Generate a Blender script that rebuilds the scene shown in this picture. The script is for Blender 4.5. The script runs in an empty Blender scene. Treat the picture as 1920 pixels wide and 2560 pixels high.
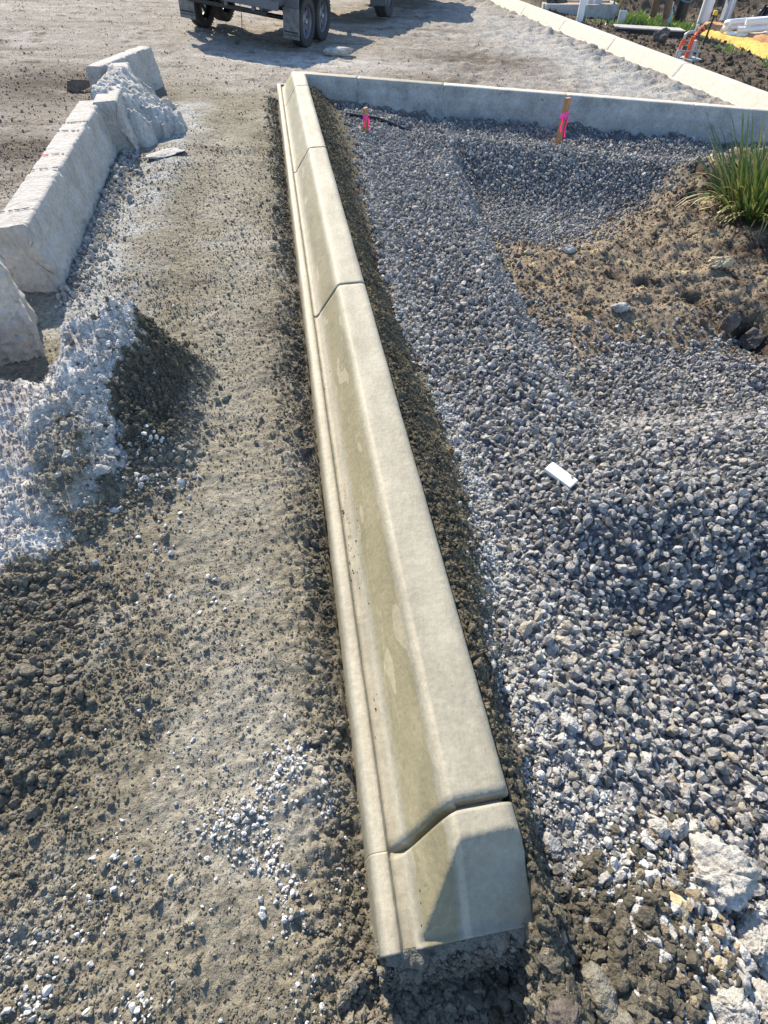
import bpy, bmesh, math, random
import numpy as np
from mathutils import Vector, Matrix, Euler
R = math.radians
rng = np.random.default_rng(7)
random.seed(7)
scene = bpy.context.scene
COL = scene.collection

# ------------------------------------------------------------------ camera, sky, sun, exposure
CAM_H, PITCH, YAW = 1.62, 49.0, 9.0
cam_d = bpy.data.cameras.new('camera')
cam_d.sensor_fit = 'VERTICAL'
cam_d.sensor_height = 32.0
cam_d.lens = 32.0 * 1344.0 / 2560.0
cam_d.clip_start = 0.02
cam_d.clip_end = 2000
cam = bpy.data.objects.new('camera', cam_d)
COL.objects.link(cam)
cam.location = (0, 0, CAM_H)
cam.rotation_euler = (R(90 - PITCH), 0, R(-YAW))
scene.camera = cam

SUN_AZ, SUN_EL = -15.0, 37.0          # degrees from +Y (negative = left), elevation
world = bpy.data.worlds.new('World')
scene.world = world
world.use_nodes = True
wn = world.node_tree
wn.nodes.clear()
sky = wn.nodes.new('ShaderNodeTexSky')
sky.sky_type = 'NISHITA'
sky.sun_disc = False
sky.ozone_density = 2.6
sky.dust_density = 0.4
sky.sun_elevation = R(SUN_EL)
sky.sun_rotation = R(SUN_AZ)
bg = wn.nodes.new('ShaderNodeBackground')
bg.inputs['Strength'].default_value = 0.15
wo = wn.nodes.new('ShaderNodeOutputWorld')
wn.links.new(sky.outputs[0], bg.inputs[0])
wn.links.new(bg.outputs[0], wo.inputs[0])

sun_d = bpy.data.lights.new('sun', 'SUN')
sun_d.energy = 5.0
sun_d.angle = R(0.5)
sun_d.color = (1.0, 0.87, 0.68)
sun = bpy.data.objects.new('sun', sun_d)
COL.objects.link(sun)
sd = Vector((math.sin(R(SUN_AZ)) * math.cos(R(SUN_EL)), math.cos(R(SUN_AZ)) * math.cos(R(SUN_EL)), math.sin(R(SUN_EL))))
sun.rotation_euler = sd.to_track_quat('Z', 'Y').to_euler()

scene.view_settings.view_transform = 'Standard'
scene.view_settings.look = 'None'
scene.view_settings.exposure = 0.80
scene.view_settings.gamma = 1.0
scene.view_settings.use_curve_mapping = False
scene.render.engine = 'CYCLES'
scene.cycles.max_bounces = 5
scene.cycles.diffuse_bounces = 3
scene.cycles.use_denoising = True
scene.cycles.denoising_input_passes = 'RGB_ALBEDO_NORMAL'
scene.cycles.denoising_prefilter = 'ACCURATE'

# ------------------------------------------------------------------ noise
_P = np.random.default_rng(3).permutation(512)
_P = np.concatenate([_P, _P])
_GA = np.random.default_rng(4).uniform(0, 2 * np.pi, 512)
_GX, _GY = np.cos(_GA), np.sin(_GA)

def perlin(x, y):
    xi = np.floor(x).astype(np.int64); yi = np.floor(y).astype(np.int64)
    xf = x - xi; yf = y - yi
    xi &= 511; yi &= 511
    def g(ix, iy, dx, dy):
        h = _P[(_P[ix & 511] + iy) & 511]
        return _GX[h] * dx + _GY[h] * dy
    u = xf * xf * xf * (xf * (xf * 6 - 15) + 10)
    v = yf * yf * yf * (yf * (yf * 6 - 15) + 10)
    a = g(xi, yi, xf, yf); b = g(xi + 1, yi, xf - 1, yf)
    c = g(xi, yi + 1, xf, yf - 1); d = g(xi + 1, yi + 1, xf - 1, yf - 1)
    return 1.4 * ((a * (1 - u) + b * u) * (1 - v) + (c * (1 - u) + d * u) * v)

def fbm(x, y, f, o=4, gain=.5, sx=0., sy=0.):
    r = np.zeros_like(x, dtype=float); a = 1.; t = 0.
    for k in range(o):
        r += a * perlin(x * f + sx + 17.3 * k, y * f + sy + 9.1 * k); t += a
        a *= gain; f *= 2.03
    return r / t

def clods(x, y, f, sx=0.):
    """rounded lumps: cellular noise, 0 in the gaps to about 1 on the crowns"""
    x = x * f + sx; y = y * f + sx * .7
    xi = np.floor(x).astype(np.int64); yi = np.floor(y).astype(np.int64)
    best = np.full(x.shape, 9.); bh = np.zeros(x.shape)
    for i in (-1, 0, 1):
        for j in (-1, 0, 1):
            h = _P[(_P[(xi + i) & 511] + yi + j) & 511]
            px = xi + i + .5 + .42 * _GX[h]; py = yi + j + .5 + .42 * _GY[h]
            d = (x - px) ** 2 + (y - py) ** 2
            m = d < best
            best = np.where(m, d, best); bh = np.where(m, (h % 97) / 97., bh)
    return np.sqrt(np.clip(1 - best / .55, 0, 1)) * (.35 + .65 * bh)

def ss(a, b, x):
    t = np.clip((x - a) / (b - a), 0, 1)
    return t * t * (3 - 2 * t)

def sdf(x, y, poly):
    """signed distance to a polygon, negative inside"""
    d = np.full(x.shape, 1e9); s = np.ones(x.shape)
    n = len(poly)
    for i in range(n):
        ax, ay = poly[i]; bx, by = poly[i - 1]
        ex, ey = bx - ax, by - ay
        wx, wy = x - ax, y - ay
        t = np.clip((wx * ex + wy * ey) / (ex * ex + ey * ey), 0, 1)
        d = np.minimum(d, (wx - ex * t) ** 2 + (wy - ey * t) ** 2)
        c1 = y >= ay; c2 = y < by; c3 = ex * wy > ey * wx
        s = np.where((c1 & c2 & c3) | (~c1 & ~c2 & ~c3), -s, s)
    return s * np.sqrt(d)

def dline(x, y, pts):
    d = np.full(x.shape, 1e9)
    for (ax, ay), (bx, by) in zip(pts[:-1], pts[1:]):
        ex, ey = bx - ax, by - ay
        t = np.clip(((x - ax) * ex + (y - ay) * ey) / (ex * ex + ey * ey), 0, 1)
        d = np.minimum(d, (x - ax - ex * t) ** 2 + (y - ay - ey * t) ** 2)
    return np.sqrt(d)

def mix(a, b, m):
    return a + (np.asarray(b) - a) * m[..., None]

# ------------------------------------------------------------------ layout (metres; new kerb runs along +Y, its gutter lip at x = 0)
FALL = -0.065                          # the site falls away to the right
KERB_END, CORNER = 0.04, (0.36, 8.30)
CROSS_DIR = (0.976, -0.216)
CROSS_LEN = 6.9
ROADK = [(7.22, 5.6), (6.94, 8.59), (6.60, 18.05), (6.2, 30.0)]       # back edge of the road kerb
MOUND = [(k[0] * 1.08, k[1] * 1.08) for k in ((1.42, 4.0), (1.70, 4.55), (2.1, 4.42), (2.5, 4.65), (3.2, 5.15), (4.0, 5.6), (4.9, 5.6), (5.2, 3.8), (4.2, 2.2), (3.2, 2.35), (2.7, 2.72), (2.3, 2.82), (2.0, 2.85), (1.72, 2.78), (1.58, 3.1), (1.50, 3.5))]
CHALK = [(-.79, 2.50), (-1.05, 2.42), (-1.3, 2.36), (-2.4, 2.35), (-2.4, .9), (-1.25, 1.16), (-.98, 1.28), (-.90, 1.46), (-.72, 1.72), (-.84, 1.96), (-.71, 2.22)]

def roadk_x(y):
    return np.interp(y, [p[1] for p in ROADK], [p[0] for p in ROADK])

def cross_side(x, y):
    """signed distance beyond the cross kerb's back edge (positive = road side), and distance along it"""
    dx, dy = x - CORNER[0], y - CORNER[1]
    return -dx * CROSS_DIR[1] + dy * CROSS_DIR[0], dx * CROSS_DIR[0] + dy * CROSS_DIR[1]

def terrain(x, y, fine=True):
    x = np.asarray(x, float); y = np.asarray(y, float)
    plane = FALL * x
    v, u = cross_side(x, y)
    pit = ss(.30, .37, x) * ss(.02, -.06, v) * ss(.1, -.1, x - roadk_x(y) - .1)
    strip = ss(-.02, .06, x - roadk_x(y))
    n1 = fbm(x, y, .9, 3); n2 = fbm(x, y, 3.1, 3, sx=40); n3 = fbm(x, y, 9., 3, sx=70); n4 = fbm(x, y, 26., 3, sx=11)
    # left track and road
    zl = plane + .02 * n1 + .018 * n2 + .012 * n3
    zl += -.04 * np.exp(-((x + .04) / .07) ** 2) * (y < 8.6) * ss(-.3, .2, y)            # trench beside the lip
    zl += .07 * np.exp(-((x + .95) / .22) ** 2) * np.exp(-((y - 5.0) / 2.2) ** 2) * .6     # low hump beside the old kerb
    zl += .10 * ss(.2, -1.6, x) * ss(9.5, 12.5, y)
    zl += (.07 * np.exp(-((x - roadk_x(y) + .75) / .38) ** 2) * (.6 + 1.3 * n2) + .05 * n2 * ss(1.5, 3., x)) * ss(8.3, 9.2, y) * ss(1., 2.5, x)
    zl += -.05 * ss(-.5, -.2, -y) * ss(-.6, .1, x)
    # heap of set concrete crumbs and spoil
    heap = np.zeros_like(x)
    hb = (x > -2.9) & (x < .0) & (y > .7) & (y < 3.2)
    if hb.any():
        hx_, hy_ = x[hb] + .07 * n2[hb] + .05 * n3[hb], y[hb] + .06 * n3[hb] - .06 * n2[hb]
        hh = np.zeros_like(hx_)
        for q in np.linspace(0, 1, 26):
            rx = np.interp(q, [0, .2, .36, .55, 1], [-.82, -.98, -1.12, -1.3, -2.2]); ry = np.interp(q, [0, .2, .36, .55, 1], [2.40, 2.24, 2.06, 2.08, 2.0]); rh = np.interp(q, [0, .2, .36, .55, 1], [.42, .36, .19, .26, .38])
            ddx = hx_ - rx; ddy = hy_ - ry
            e_ = np.sqrt((ddx / np.where(ddx > 0, .33 if q < .05 else .22, .20)) ** 2 + (ddy / np.where(ddy > 0, .20, 1.0)) ** 2)
            hh = np.maximum(hh, rh * np.where(ddx > .03, 1 - ss(-.12, 1.1, e_), np.clip(1 - e_, 0, 1) ** .95))
        heap[hb] = hh / .37
    zl += .37 * heap
    # pit behind the new kerb
    bw = .21 - .11 * ss(1.3, .5, y) + .10 * ss(0, 1.6, y) * ss(3.2, 1.6, y) + .16 * ss(3.5, 7, y) + .05 * n2
    bku = (x - .36) / bw; bank = np.clip(bku, 0, 1)
    ztop = .135 - .04 * ss(3., 7., y) + .03 * n2
    zp0 = plane - .06 + .05 * ss(.95, .5, x) * ss(1.5, .5, y)
    zp = ztop * (1 - ss(0, 1, bank)) + zp0 * ss(0, 1, bank)
    rx_ = np.interp(y, [2.0, 3.0, 4.3, 5.2, 6.0, 7], [1.28, 1.30, 1.40, 1.48, 1.62, 1.9]) + .05 * n2
    yc_ = 6.70 - .287 * (x - 1.77) + .06 * n2
    T_ = ss(.0, .34, x - rx_) * ss(1.75, 2.4, y); B_ = ss(.0, .85, yc_ - y)
    zp -= .30 * np.minimum(T_, B_)
    zp += .05 * np.exp(-((x - rx_ + .12) / .16) ** 2) * ss(2.0, 2.6, y) * ss(6.3, 5.6, y)
    zp += .05 * np.exp(-((y - yc_) / .22) ** 2) * ss(1.2, 1.7, x) - .09 * ss(.1, .5, y - yc_) * ss(1., 1.6, x)
    yn_ = 1.38 + .10 * n2 - .05 * (x - 1.5)
    zp += (.06 * np.exp(-((y - yn_) / .25) ** 2) - .17 * ss(.0, .60, yn_ - y)) * ss(.78, 1.15, x)
    zp += (.02 * n1 + .018 * n2) * ss(.7, 1.2, x)
    dm = sdf(x, y, MOUND) + .17 * n2 + .09 * n3
    md = ss(.12, -.45, dm)
    zp += md * (.10 + .18 * ss(2.6, 4.2, x) * ss(3.2, 4.6, y)) + .06 * md * n2 + .03 * md * n3
    for hx, hy, hr, hd in ((2.55, 4.0, .07, .09), (2.72, 3.85, .05, .07), (3.02, 3.62, .10, .08), (3.35, 3.3, .06, .08), (3.36, 3.18, .25, .22), (3.0, 2.55, .10, .08)):
        zp -= hd * np.exp(-(((x - hx) ** 2 + (y - hy) ** 2) / hr ** 2))
    zp += .07 * ss(.6, .1, np.abs(v + .1)) * ss(.5, 1.2, u) * (.7 + 1.6 * n2 + .8 * n3)             # stones banked against the cross kerb
    zp += .06 * np.exp(-((u - 4.6) / .4) ** 2 - ((v + .25) / .2) ** 2)
    z = zl * (1 - pit) + zp * pit
    # soil at the near end of the kerb
    z = z - .075 * np.exp(-((x - .22) / .24) ** 4) * ss(.10, -.06, y)
    z = z + .05 * np.exp(-(((x - .64) / .14) ** 2 + ((y + .08) / .18) ** 2)) + .03 * np.exp(-(((x - .42) / .1) ** 2 + ((y + .16) / .12) ** 2))
    z = np.where((x > -.02) & (x < .362) & (y > .045) & (v < .36), np.minimum(z, -.06), z)   # under the kerb
    # verge behind the road kerb and the spoil bank beyond
    zs = plane + .125 + .05 * n1 + .04 * n2 + .03 * n3
    db = (x - 8.2) * -.35 + (y - 16.6) * .94
    zs += .95 * ss(.3, 3.4, db + .5 * n1) + .10 * n2 * ss(.2, 1.2, db)
    z = z * (1 - strip) + zs * strip
    # road kerb bed
    dk = x - roadk_x(y)
    z = np.where((dk > -.40) & (dk < -.01), np.minimum(z, plane - .08), z)
    far = ss(14, 40, np.hypot(x, y))
    z = z * (1 - far * .6) + (plane * .3) * far * .6
    gr = np.zeros_like(x)
    if fine:
        c1 = clods(x, y, 26., 3.); c2 = clods(x, y, 60., 8.); c3 = clods(x, y, 11., 21.)
        rough = np.clip(.42 + 1.3 * fbm(x, y, 1.7, 3, sx=90) + .7 * np.exp(-((x + 1.0) / .3) ** 2) * ss(2.2, 1.2, y), .16, 1.3)
        nearkerb = np.exp(-((x + .10) / .10) ** 2) * (y < 8.5)
        amp = (.012 * rough + .016 * nearkerb) * (1 - pit) + .014 * pit * (1 - .55 * md)
        z += .9 * amp * (c1 - .35) + .75 * amp * (c2 - .3) + .007 * n4
        z += .022 * c3 * (np.clip(heap * 1.4, 0, 1) * .9 + md * pit * .35 + strip * .8 + nearkerb * .5)
    return z, dict(pit=pit, strip=strip, heap=heap, bank=bku, v=v, u=u, dm=dm, md=md, n1=n1, n2=n2, n3=n3, n4=n4, plane=plane)

def colour(x, y, m):
    c = np.zeros(x.shape + (3,)) + np.array((.232, .21, .158))
    pat = fbm(x, y, 1.3, 4, sx=200); pat2 = fbm(x, y, 4.4, 4, sx=300); fine = fbm(x, y, 30., 2, sx=31)
    c = mix(c, (.135, .122, .09), ss(.05, .55, pat + .4 * pat2))
    c = mix(c, (.36, .34, .29), ss(.02, .5, -pat + .5 * pat2) * .8)
    tr_ = np.exp(-((x + .36 + .05 * y * .3 + .08 * pat) / .20) ** 2) * ss(7.5, 5.5, y) * ss(-.2, .4, y)
    c = mix(c, (.315, .298, .245), np.clip(tr_ * (.62 + .8 * pat2), 0, .75))
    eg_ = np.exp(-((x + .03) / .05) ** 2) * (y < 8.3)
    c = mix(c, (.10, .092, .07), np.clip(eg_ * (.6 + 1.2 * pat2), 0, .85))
    # road beyond
    road = ss(7.6, 9.4, y + .5 * m['n1'] - .25 * (x < -1.7) * 6) 
    rc = np.zeros(x.shape + (3,)) + np.array((.285, .258, .222))
    rc = mix(rc, (.36, .345, .315), ss(.0, .5, pat2 + .5 * pat))
    rc = mix(rc, (.13, .105, .08), ss(.22, .5, -pat2 + .35 * pat))
    trk = fbm(x * .32 + .12 * y, y * 1.5 - .35 * x, 1.6, 4, sx=77)
    rc = mix(rc, (.17, .148, .122), ss(.12, .42, trk) * .7); rc = mix(rc, (.42, .395, .355), ss(.12, .42, -trk) * .6)
    lime = np.exp(-((x - roadk_x(y) + 1.5) / .95) ** 2) * ss(24, 12, y)
    rc = mix(rc, (.42, .42, .40), np.clip(lime * (.7 + .8 * pat2), 0, .9))
    lime2 = np.exp(-(((x - .6) / 1.5) ** 2 + ((y - 10.4) / .55) ** 2))
    rc = mix(rc, (.52, .51, .48), np.clip(lime2 * (.6 + pat2), 0, .8))
    left = ss(-1.5, -1.75, x)
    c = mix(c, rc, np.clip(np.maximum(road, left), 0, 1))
    dark = np.exp(-(((x + 2.6) / .9) ** 2 + ((y - 8.3) / 1.1) ** 2)) + np.exp(-(((x + 2.35) / .5) ** 2 + ((y - 5.9) / .5) ** 2))
    c = mix(c, (.075, .06, .045), np.clip(dark * (.9 + 1.2 * pat2), 0, .85))
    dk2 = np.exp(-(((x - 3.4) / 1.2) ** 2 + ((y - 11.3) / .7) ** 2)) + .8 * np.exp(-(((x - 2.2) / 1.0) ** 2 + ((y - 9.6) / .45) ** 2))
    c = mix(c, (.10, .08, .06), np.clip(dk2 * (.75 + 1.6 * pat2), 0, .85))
    # pale dust trodden along the old kerb
    dust = np.exp(-(dline(x, y, [(-1.15, 2.9), (-1.15, 4.2), (-1.05, 6.0), (-1.0, 7.6)]) / .2) ** 2)
    c = mix(c, (.40, .41, .40), np.clip(dust * (.8 + 1.3 * pat2), 0, .85))
    # heap
    dc = sdf(x, y, CHALK) + .10 * m['n2'] + .09 * m['n3'] + .05 * m['n4']
    ck = ss(.018, -.018, dc)
    spoil = np.exp(-(((x + .97) / .10) ** 2 + ((y - 1.66) / .22) ** 2))
    cc = np.zeros(x.shape + (3,)) + np.array((.57, .555, .53))
    cc = mix(cc, (.44, .41, .38), ss(.1, .5, pat2 - .2 * pat + .25 * (x < -1.15)))
    cc = mix(cc, (.67, .67, .66), ss(.12, .4, -pat2 + .3 * m['n3']))
    c = mix(c, cc, ck * np.clip(1 - 1.3 * spoil, 0, 1))
    sp = ss(.06, .3, m['heap']) * (1 - ck)
    c = mix(c, (.105, .10, .075), np.clip(sp, 0, .9))
    # pit
    p = np.zeros(x.shape + (3,)) + np.array((.15, .15, .155))
    bk = ss(1.2, .9, m['bank'] + .45 * m['n3'])
    p = mix(p, mix(np.zeros(x.shape + (3,)) + np.array((.135, .12, .085)), (.24, .20, .12), ss(.1, .5, pat2)), bk)
    fb_ = np.exp(-((x - np.interp(y, [-.3, 0, .3, .7, 1.6, 3], [.66, .61, .59, .60, .69, .65])) / np.interp(y, [-.3, .5, 1.5, 3], [.13, .11, .06, .04])) ** 2) * ss(3.5, 1.5, y)
    p = mix(p, (.40, .40, .39), np.clip(fb_ * (.7 + .9 * pat2), 0, .8))
    so = np.zeros(x.shape + (3,)) + np.array((.24, .195, .14))
    so = mix(so, (.52, .44, .24), ss(.24, .5, pat2 + .25 * m['n3']) * .8)
    so = mix(so, (.085, .062, .044), ss(.16, .55, -pat2 + .35 * pat + .35 * ss(3.0, 4.2, x)))
    p = mix(p, so, ss(.10, -.06, m['dm']))
    hol = sum(np.exp(-(((x - a) ** 2 + (y - b) ** 2) / r ** 2)) for a, b, r in ((2.55, 4.0, .09), (2.72, 3.85, .07), (3.02, 3.62, .12), (3.35, 3.3, .08), (3.36, 3.18, .27)))
    p = mix(p, (.04, .03, .022), np.clip(hol, 0, .9))
    c = mix(c, p, m['pit'])
    # verge
    s = np.zeros(x.shape + (3,)) + np.array((.115, .092, .068))
    s = mix(s, (.05, .04, .03), ss(.0, .4, pat2))
    s = mix(s, (.19, .155, .125), ss(.15, .5, -pat2))
    c = mix(c, s, m['strip'])
    c = c * (1 + .22 * fine)[..., None]
    return np.clip(c, .01, .9)

# ------------------------------------------------------------------ materials
def new_mat(name):
    m = bpy.data.materials.new(name); m.use_nodes = True
    nt = m.node_tree
    return m, nt, nt.nodes['Principled BSDF']

def N(nt, t, **k):
    n = nt.nodes.new(t)
    for a, b in k.items():
        if a in n.inputs: n.inputs[a].default_value = b
        else: setattr(n, a, b)
    return n

def coords(nt, scale=1.0, space='Object'):
    tc = N(nt, 'ShaderNodeTexCoord'); mp = N(nt, 'ShaderNodeMapping')
    mp.inputs['Scale'].default_value = scale if hasattr(scale, '__len__') else (scale,) * 3
    nt.links.new(tc.outputs[space], mp.inputs['Vector'])
    return mp.outputs['Vector']

def noise(nt, vec, scale, detail=4., rough=.55):
    n = N(nt, 'ShaderNodeTexNoise'); n.inputs['Scale'].default_value = scale
    n.inputs['Detail'].default_value = detail; n.inputs['Roughness'].default_value = rough
    nt.links.new(vec, n.inputs['Vector']); return n.outputs['Fac']

def ramp(nt, fac, stops):
    r = N(nt, 'ShaderNodeValToRGB'); e = r.color_ramp.elements
    while len(e) < len(stops): e.new(.5)
    for i, (p, c) in enumerate(stops):
        e[i].position = p; e[i].color = (c[0], c[1], c[2], 1) if hasattr(c, '__len__') else (c, c, c, 1)
    nt.links.new(fac, r.inputs['Fac']); return r.outputs['Color']

def mixc(nt, a, b, fac, mode='MIX'):
    n = N(nt, 'ShaderNodeMix', data_type='RGBA', blend_type=mode)
    for s, v in ((6, a), (7, b)):
        if hasattr(v, 'links') or hasattr(v, 'is_linked'): nt.links.new(v, n.inputs[s])
        else: n.inputs[s].default_value = (v[0], v[1], v[2], 1)
    if hasattr(fac, 'is_linked'): nt.links.new(fac, n.inputs[0])
    else: n.inputs[0].default_value = fac
    return n.outputs[2]

def bump(nt, h, strength, dist, prev=None):
    b = N(nt, 'ShaderNodeBump'); b.inputs['Strength'].default_value = strength; b.inputs['Distance'].default_value = dist
    nt.links.new(h, b.inputs['Height'])
    if prev is not None: nt.links.new(prev, b.inputs['Normal'])
    return b.outputs['Normal']

def simple(name, col, rough=.6, metal=0., var=.15, nscale=30., bs=.15, bd=.002, spec=.5):
    m, nt, p = new_mat(name)
    v = coords(nt)
    f = noise(nt, v, nscale)
    lo = [c * (1 - var) for c in col]; hi = [min(1, c * (1 + var)) for c in col]
    nt.links.new(ramp(nt, f, [(.3, lo), (.7, hi)]), p.inputs['Base Color'])
    p.inputs['Roughness'].default_value = rough; p.inputs['Metallic'].default_value = metal
    p.inputs['Specular IOR Level'].default_value = spec
    if bs: nt.links.new(bump(nt, noise(nt, v, nscale * 3), bs, bd), p.inputs['Normal'])
    return m

def ground_mat():
    m, nt, p = new_mat('earth')
    a = N(nt, 'ShaderNodeAttribute'); a.attribute_name = 'albedo'
    v = coords(nt)
    f = noise(nt, v, 45., 6., .65)
    c = mixc(nt, a.outputs['Color'], ramp(nt, f, [(.30, .45), (.5, 1.0), (.72, 1.45)]), 1., 'MULTIPLY')
    nt.links.new(c, p.inputs['Base Color'])
    p.inputs['Roughness'].default_value = .95; p.inputs['Specular IOR Level'].default_value = .15
    b1 = bump(nt, noise(nt, v, 130., 5., .7), .7, .012)
    b2 = bump(nt, noise(nt, v, 28., 5., .65), .6, .03, b1)
    nt.links.new(b2, p.inputs['Normal'])
    return m

def stone_mat(name, rough=.85, pits=True):
    """colour per stone comes from the scattered point"""
    m, nt, p = new_mat(name)
    a = N(nt, 'ShaderNodeAttribute'); a.attribute_name = 'albedo'; a.attribute_type = 'INSTANCER'
    v = coords(nt)
    f = noise(nt, v, 2.4, 5., .65)
    c = mixc(nt, a.outputs['Color'], ramp(nt, f, [(.28, .6), (.5, 1.0), (.72, 1.3)]), 1., 'MULTIPLY')
    if pits:
        vo = N(nt, 'ShaderNodeTexVoronoi'); vo.inputs['Scale'].default_value = 3.2
        nt.links.new(v, vo.inputs['Vector'])
        pit = ramp(nt, vo.outputs['Distance'], [(.10, .25), (.26, 1.0)])
        c = mixc(nt, c, pit, .55, 'MULTIPLY')
    nt.links.new(c, p.inputs['Base Color'])
    p.inputs['Roughness'].default_value = rough; p.inputs['Specular IOR Level'].default_value = .25
    nt.links.new(bump(nt, f, .5, .25), p.inputs['Normal'])
    return m

def concrete_mat(name, base, dark, light, rough=.75, grain=220., bstr=.3, streak=0., pitted=0., bdist=.004, voids=False):
    m, nt, p = new_mat(name)
    v = coords(nt)
    f = noise(nt, v, 5., 5., .6); g = noise(nt, v, 38., 5., .6)
    c = ramp(nt, f, [(.3, dark), (.5, base), (.72, light)])
    c = mixc(nt, c, ramp(nt, g, [(.3, .82), (.7, 1.14)]), 1., 'MULTIPLY')
    if streak:
        vs = coords(nt, (5., 2.2, 5.))
        s = noise(nt, vs, 2.6, 2., .45)
        sr = ramp(nt, s, [(.60, 0.), (.63, 1.), (.66, 0.)])
        c = mixc(nt, c, light, mixc(nt, (0, 0, 0), (streak,) * 3, sr) if False else sr)
    if pitted:
        vo = N(nt, 'ShaderNodeTexVoronoi'); vo.inputs['Scale'].default_value = 60.
        nt.links.new(v, vo.inputs['Vector'])
        c = mixc(nt, c, ramp(nt, vo.outputs['Distance'], [(.05, .45), (.25, 1.0)]), pitted, 'MULTIPLY')
    if voids:
        c = mixc(nt, c, ramp(nt, noise(nt, coords(nt, (1., 1., 1.6)), 7., 7., .72), [(.30, .3), (.37, 1.)]), 1., 'MULTIPLY')
    nt.links.new(c, p.inputs['Base Color'])
    nt.links.new(ramp(nt, f, [(.3, rough - .12), (.7, min(1, rough + .1))]), p.inputs['Roughness'])
    b = bump(nt, noise(nt, v, grain, 4., .7), bstr, bdist)
    b = bump(nt, noise(nt, v, 24., 5., .6), bstr, bdist * 2.5, b)
    nt.links.new(b, p.inputs['Normal'])
    p.inputs['Specular IOR Level'].default_value = .35
    return m

def kerb_mat():
    """fresh trowelled concrete: damp slurry on the sloping face, paler arrises"""
    m, nt, p = new_mat('fresh_concrete')
    v = coords(nt)
    a = N(nt, 'ShaderNodeAttribute'); a.attribute_name = 'damp'
    f = noise(nt, v, 4., 5., .6); g = noise(nt, v, 60., 4., .6)
    dry = ramp(nt, f, [(.3, (.258, .242, .188)), (.50, (.308, .29, .228)), (.75, (.36, .34, .272))])
    wet = ramp(nt, f, [(.3, (.225, .202, .125)), (.55, (.262, .235, .148)), (.75, (.30, .27, .175))])
    c = mixc(nt, dry, wet, a.outputs['Fac'])
    pl = N(nt, 'ShaderNodeMapRange'); nt.links.new(a.outputs['Fac'], pl.inputs[0])     # negative values mix in a paler tone along the arrises
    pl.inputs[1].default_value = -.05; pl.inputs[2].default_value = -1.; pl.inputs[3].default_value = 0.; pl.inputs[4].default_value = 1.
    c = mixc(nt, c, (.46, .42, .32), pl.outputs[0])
    # pale slurry dribbles down the face
    vs = coords(nt, (15., 4.5, 15.)); vs.node.inputs['Rotation'].default_value = (0, 0, .55)
    s = noise(nt, vs, 1.0, 1.5, .4)
    sp = ramp(nt, s, [(.645, 0.), (.66, 1.)])
    s2 = noise(nt, coords(nt, (9., 2.0, 9.)), 1.0, 3., .5)
    ln = ramp(nt, s2, [(.535, 0.), (.545, .7), (.556, 0.)])
    k = mixc(nt, sp, ln, 1., 'ADD')
    k = mixc(nt, k, a.outputs['Color'], 1., 'MULTIPLY')
    kk = N(nt, 'ShaderNodeRGBToBW'); nt.links.new(k, kk.inputs[0])
    ml = N(nt, 'ShaderNodeMath', operation='MULTIPLY'); nt.links.new(kk.outputs[0], ml.inputs[0]); ml.inputs[1].default_value = .38
    c = mixc(nt, c, (.50, .45, .34), ml.outputs[0])
    c = mixc(nt, c, ramp(nt, g, [(.3, .88), (.7, 1.10)]), 1., 'MULTIPLY')
    c = mixc(nt, c, ramp(nt, noise(nt, v, 340., 3., .7), [(.32, .89), (.5, 1.), (.7, 1.06)]), 1., 'MULTIPLY')
    sc = N(nt, 'ShaderNodeTexVoronoi'); sc.inputs['Scale'].default_value = 62.; nt.links.new(v, sc.inputs['Vector'])
    c = mixc(nt, c, ramp(nt, sc.outputs['Distance'], [(.06, .35), (.10, 1.)]), .5, 'MULTIPLY')
    c = mixc(nt, c, ramp(nt, noise(nt, coords(nt, (2.2, .7, 2.2)), 3.2, 6., .65), [(.34, .80), (.5, 1.), (.68, 1.08)]), 1., 'MULTIPLY')
    nt.links.new(c, p.inputs['Base Color'])
    rr = N(nt, 'ShaderNodeMapRange'); nt.links.new(a.outputs['Fac'], rr.inputs[0])
    rr.inputs[3].default_value = .66; rr.inputs[4].default_value = .42
    nt.links.new(rr.outputs[0], p.inputs['Roughness'])
    p.inputs['Specular IOR Level'].default_value = .4
    b = bump(nt, noise(nt, coords(nt, (1., .22, 1.)), 110., 5., .65), .4, .004)
    b = bump(nt, noise(nt, v, 14., 5., .6), .3, .012, b)
    b = bump(nt, sc.outputs['Distance'], .12, .004, b)
    nt.links.new(b, p.inputs['Normal'])
    return m

M = {}
M['earth'] = ground_mat()
M['gravel'] = stone_mat('crushed_rock')
M['clod'] = stone_mat('soil_clod', .95, False)
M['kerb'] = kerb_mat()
M['footing'] = concrete_mat('raw_wet_concrete', (.22, .21, .175), (.13, .125, .105), (.30, .285, .24), .7, 60., .9, pitted=.8, bdist=.012)
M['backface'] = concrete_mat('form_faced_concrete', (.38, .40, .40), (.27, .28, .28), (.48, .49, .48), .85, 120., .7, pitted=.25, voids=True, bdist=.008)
M['roadkerb'] = concrete_mat('cured_concrete', (.54, .50, .42), (.44, .41, .35), (.60, .56, .48), .8, 120., .2)
M['oldtop'] = concrete_mat('weathered_concrete', (.44, .425, .40), (.34, .32, .30), (.52, .50, .475), .9, 70., .6, pitted=.15, bdist=.010)
M['lump'] = concrete_mat('crumbly_concrete', (.50, .49, .46), (.36, .35, .32), (.62, .61, .58), .95, 90., .8, pitted=.5, bdist=.012)
M['rock_tan'] = concrete_mat('tan_rock', (.46, .38, .24), (.34, .28, .18), (.55, .47, .32), .9, 90., .5, pitted=.2, bdist=.006)
M['rock_dark'] = concrete_mat('dark_rock', (.13, .11, .095), (.08, .07, .06), (.2, .175, .15), .9, 60., .7, pitted=.3, bdist=.01)
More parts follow.
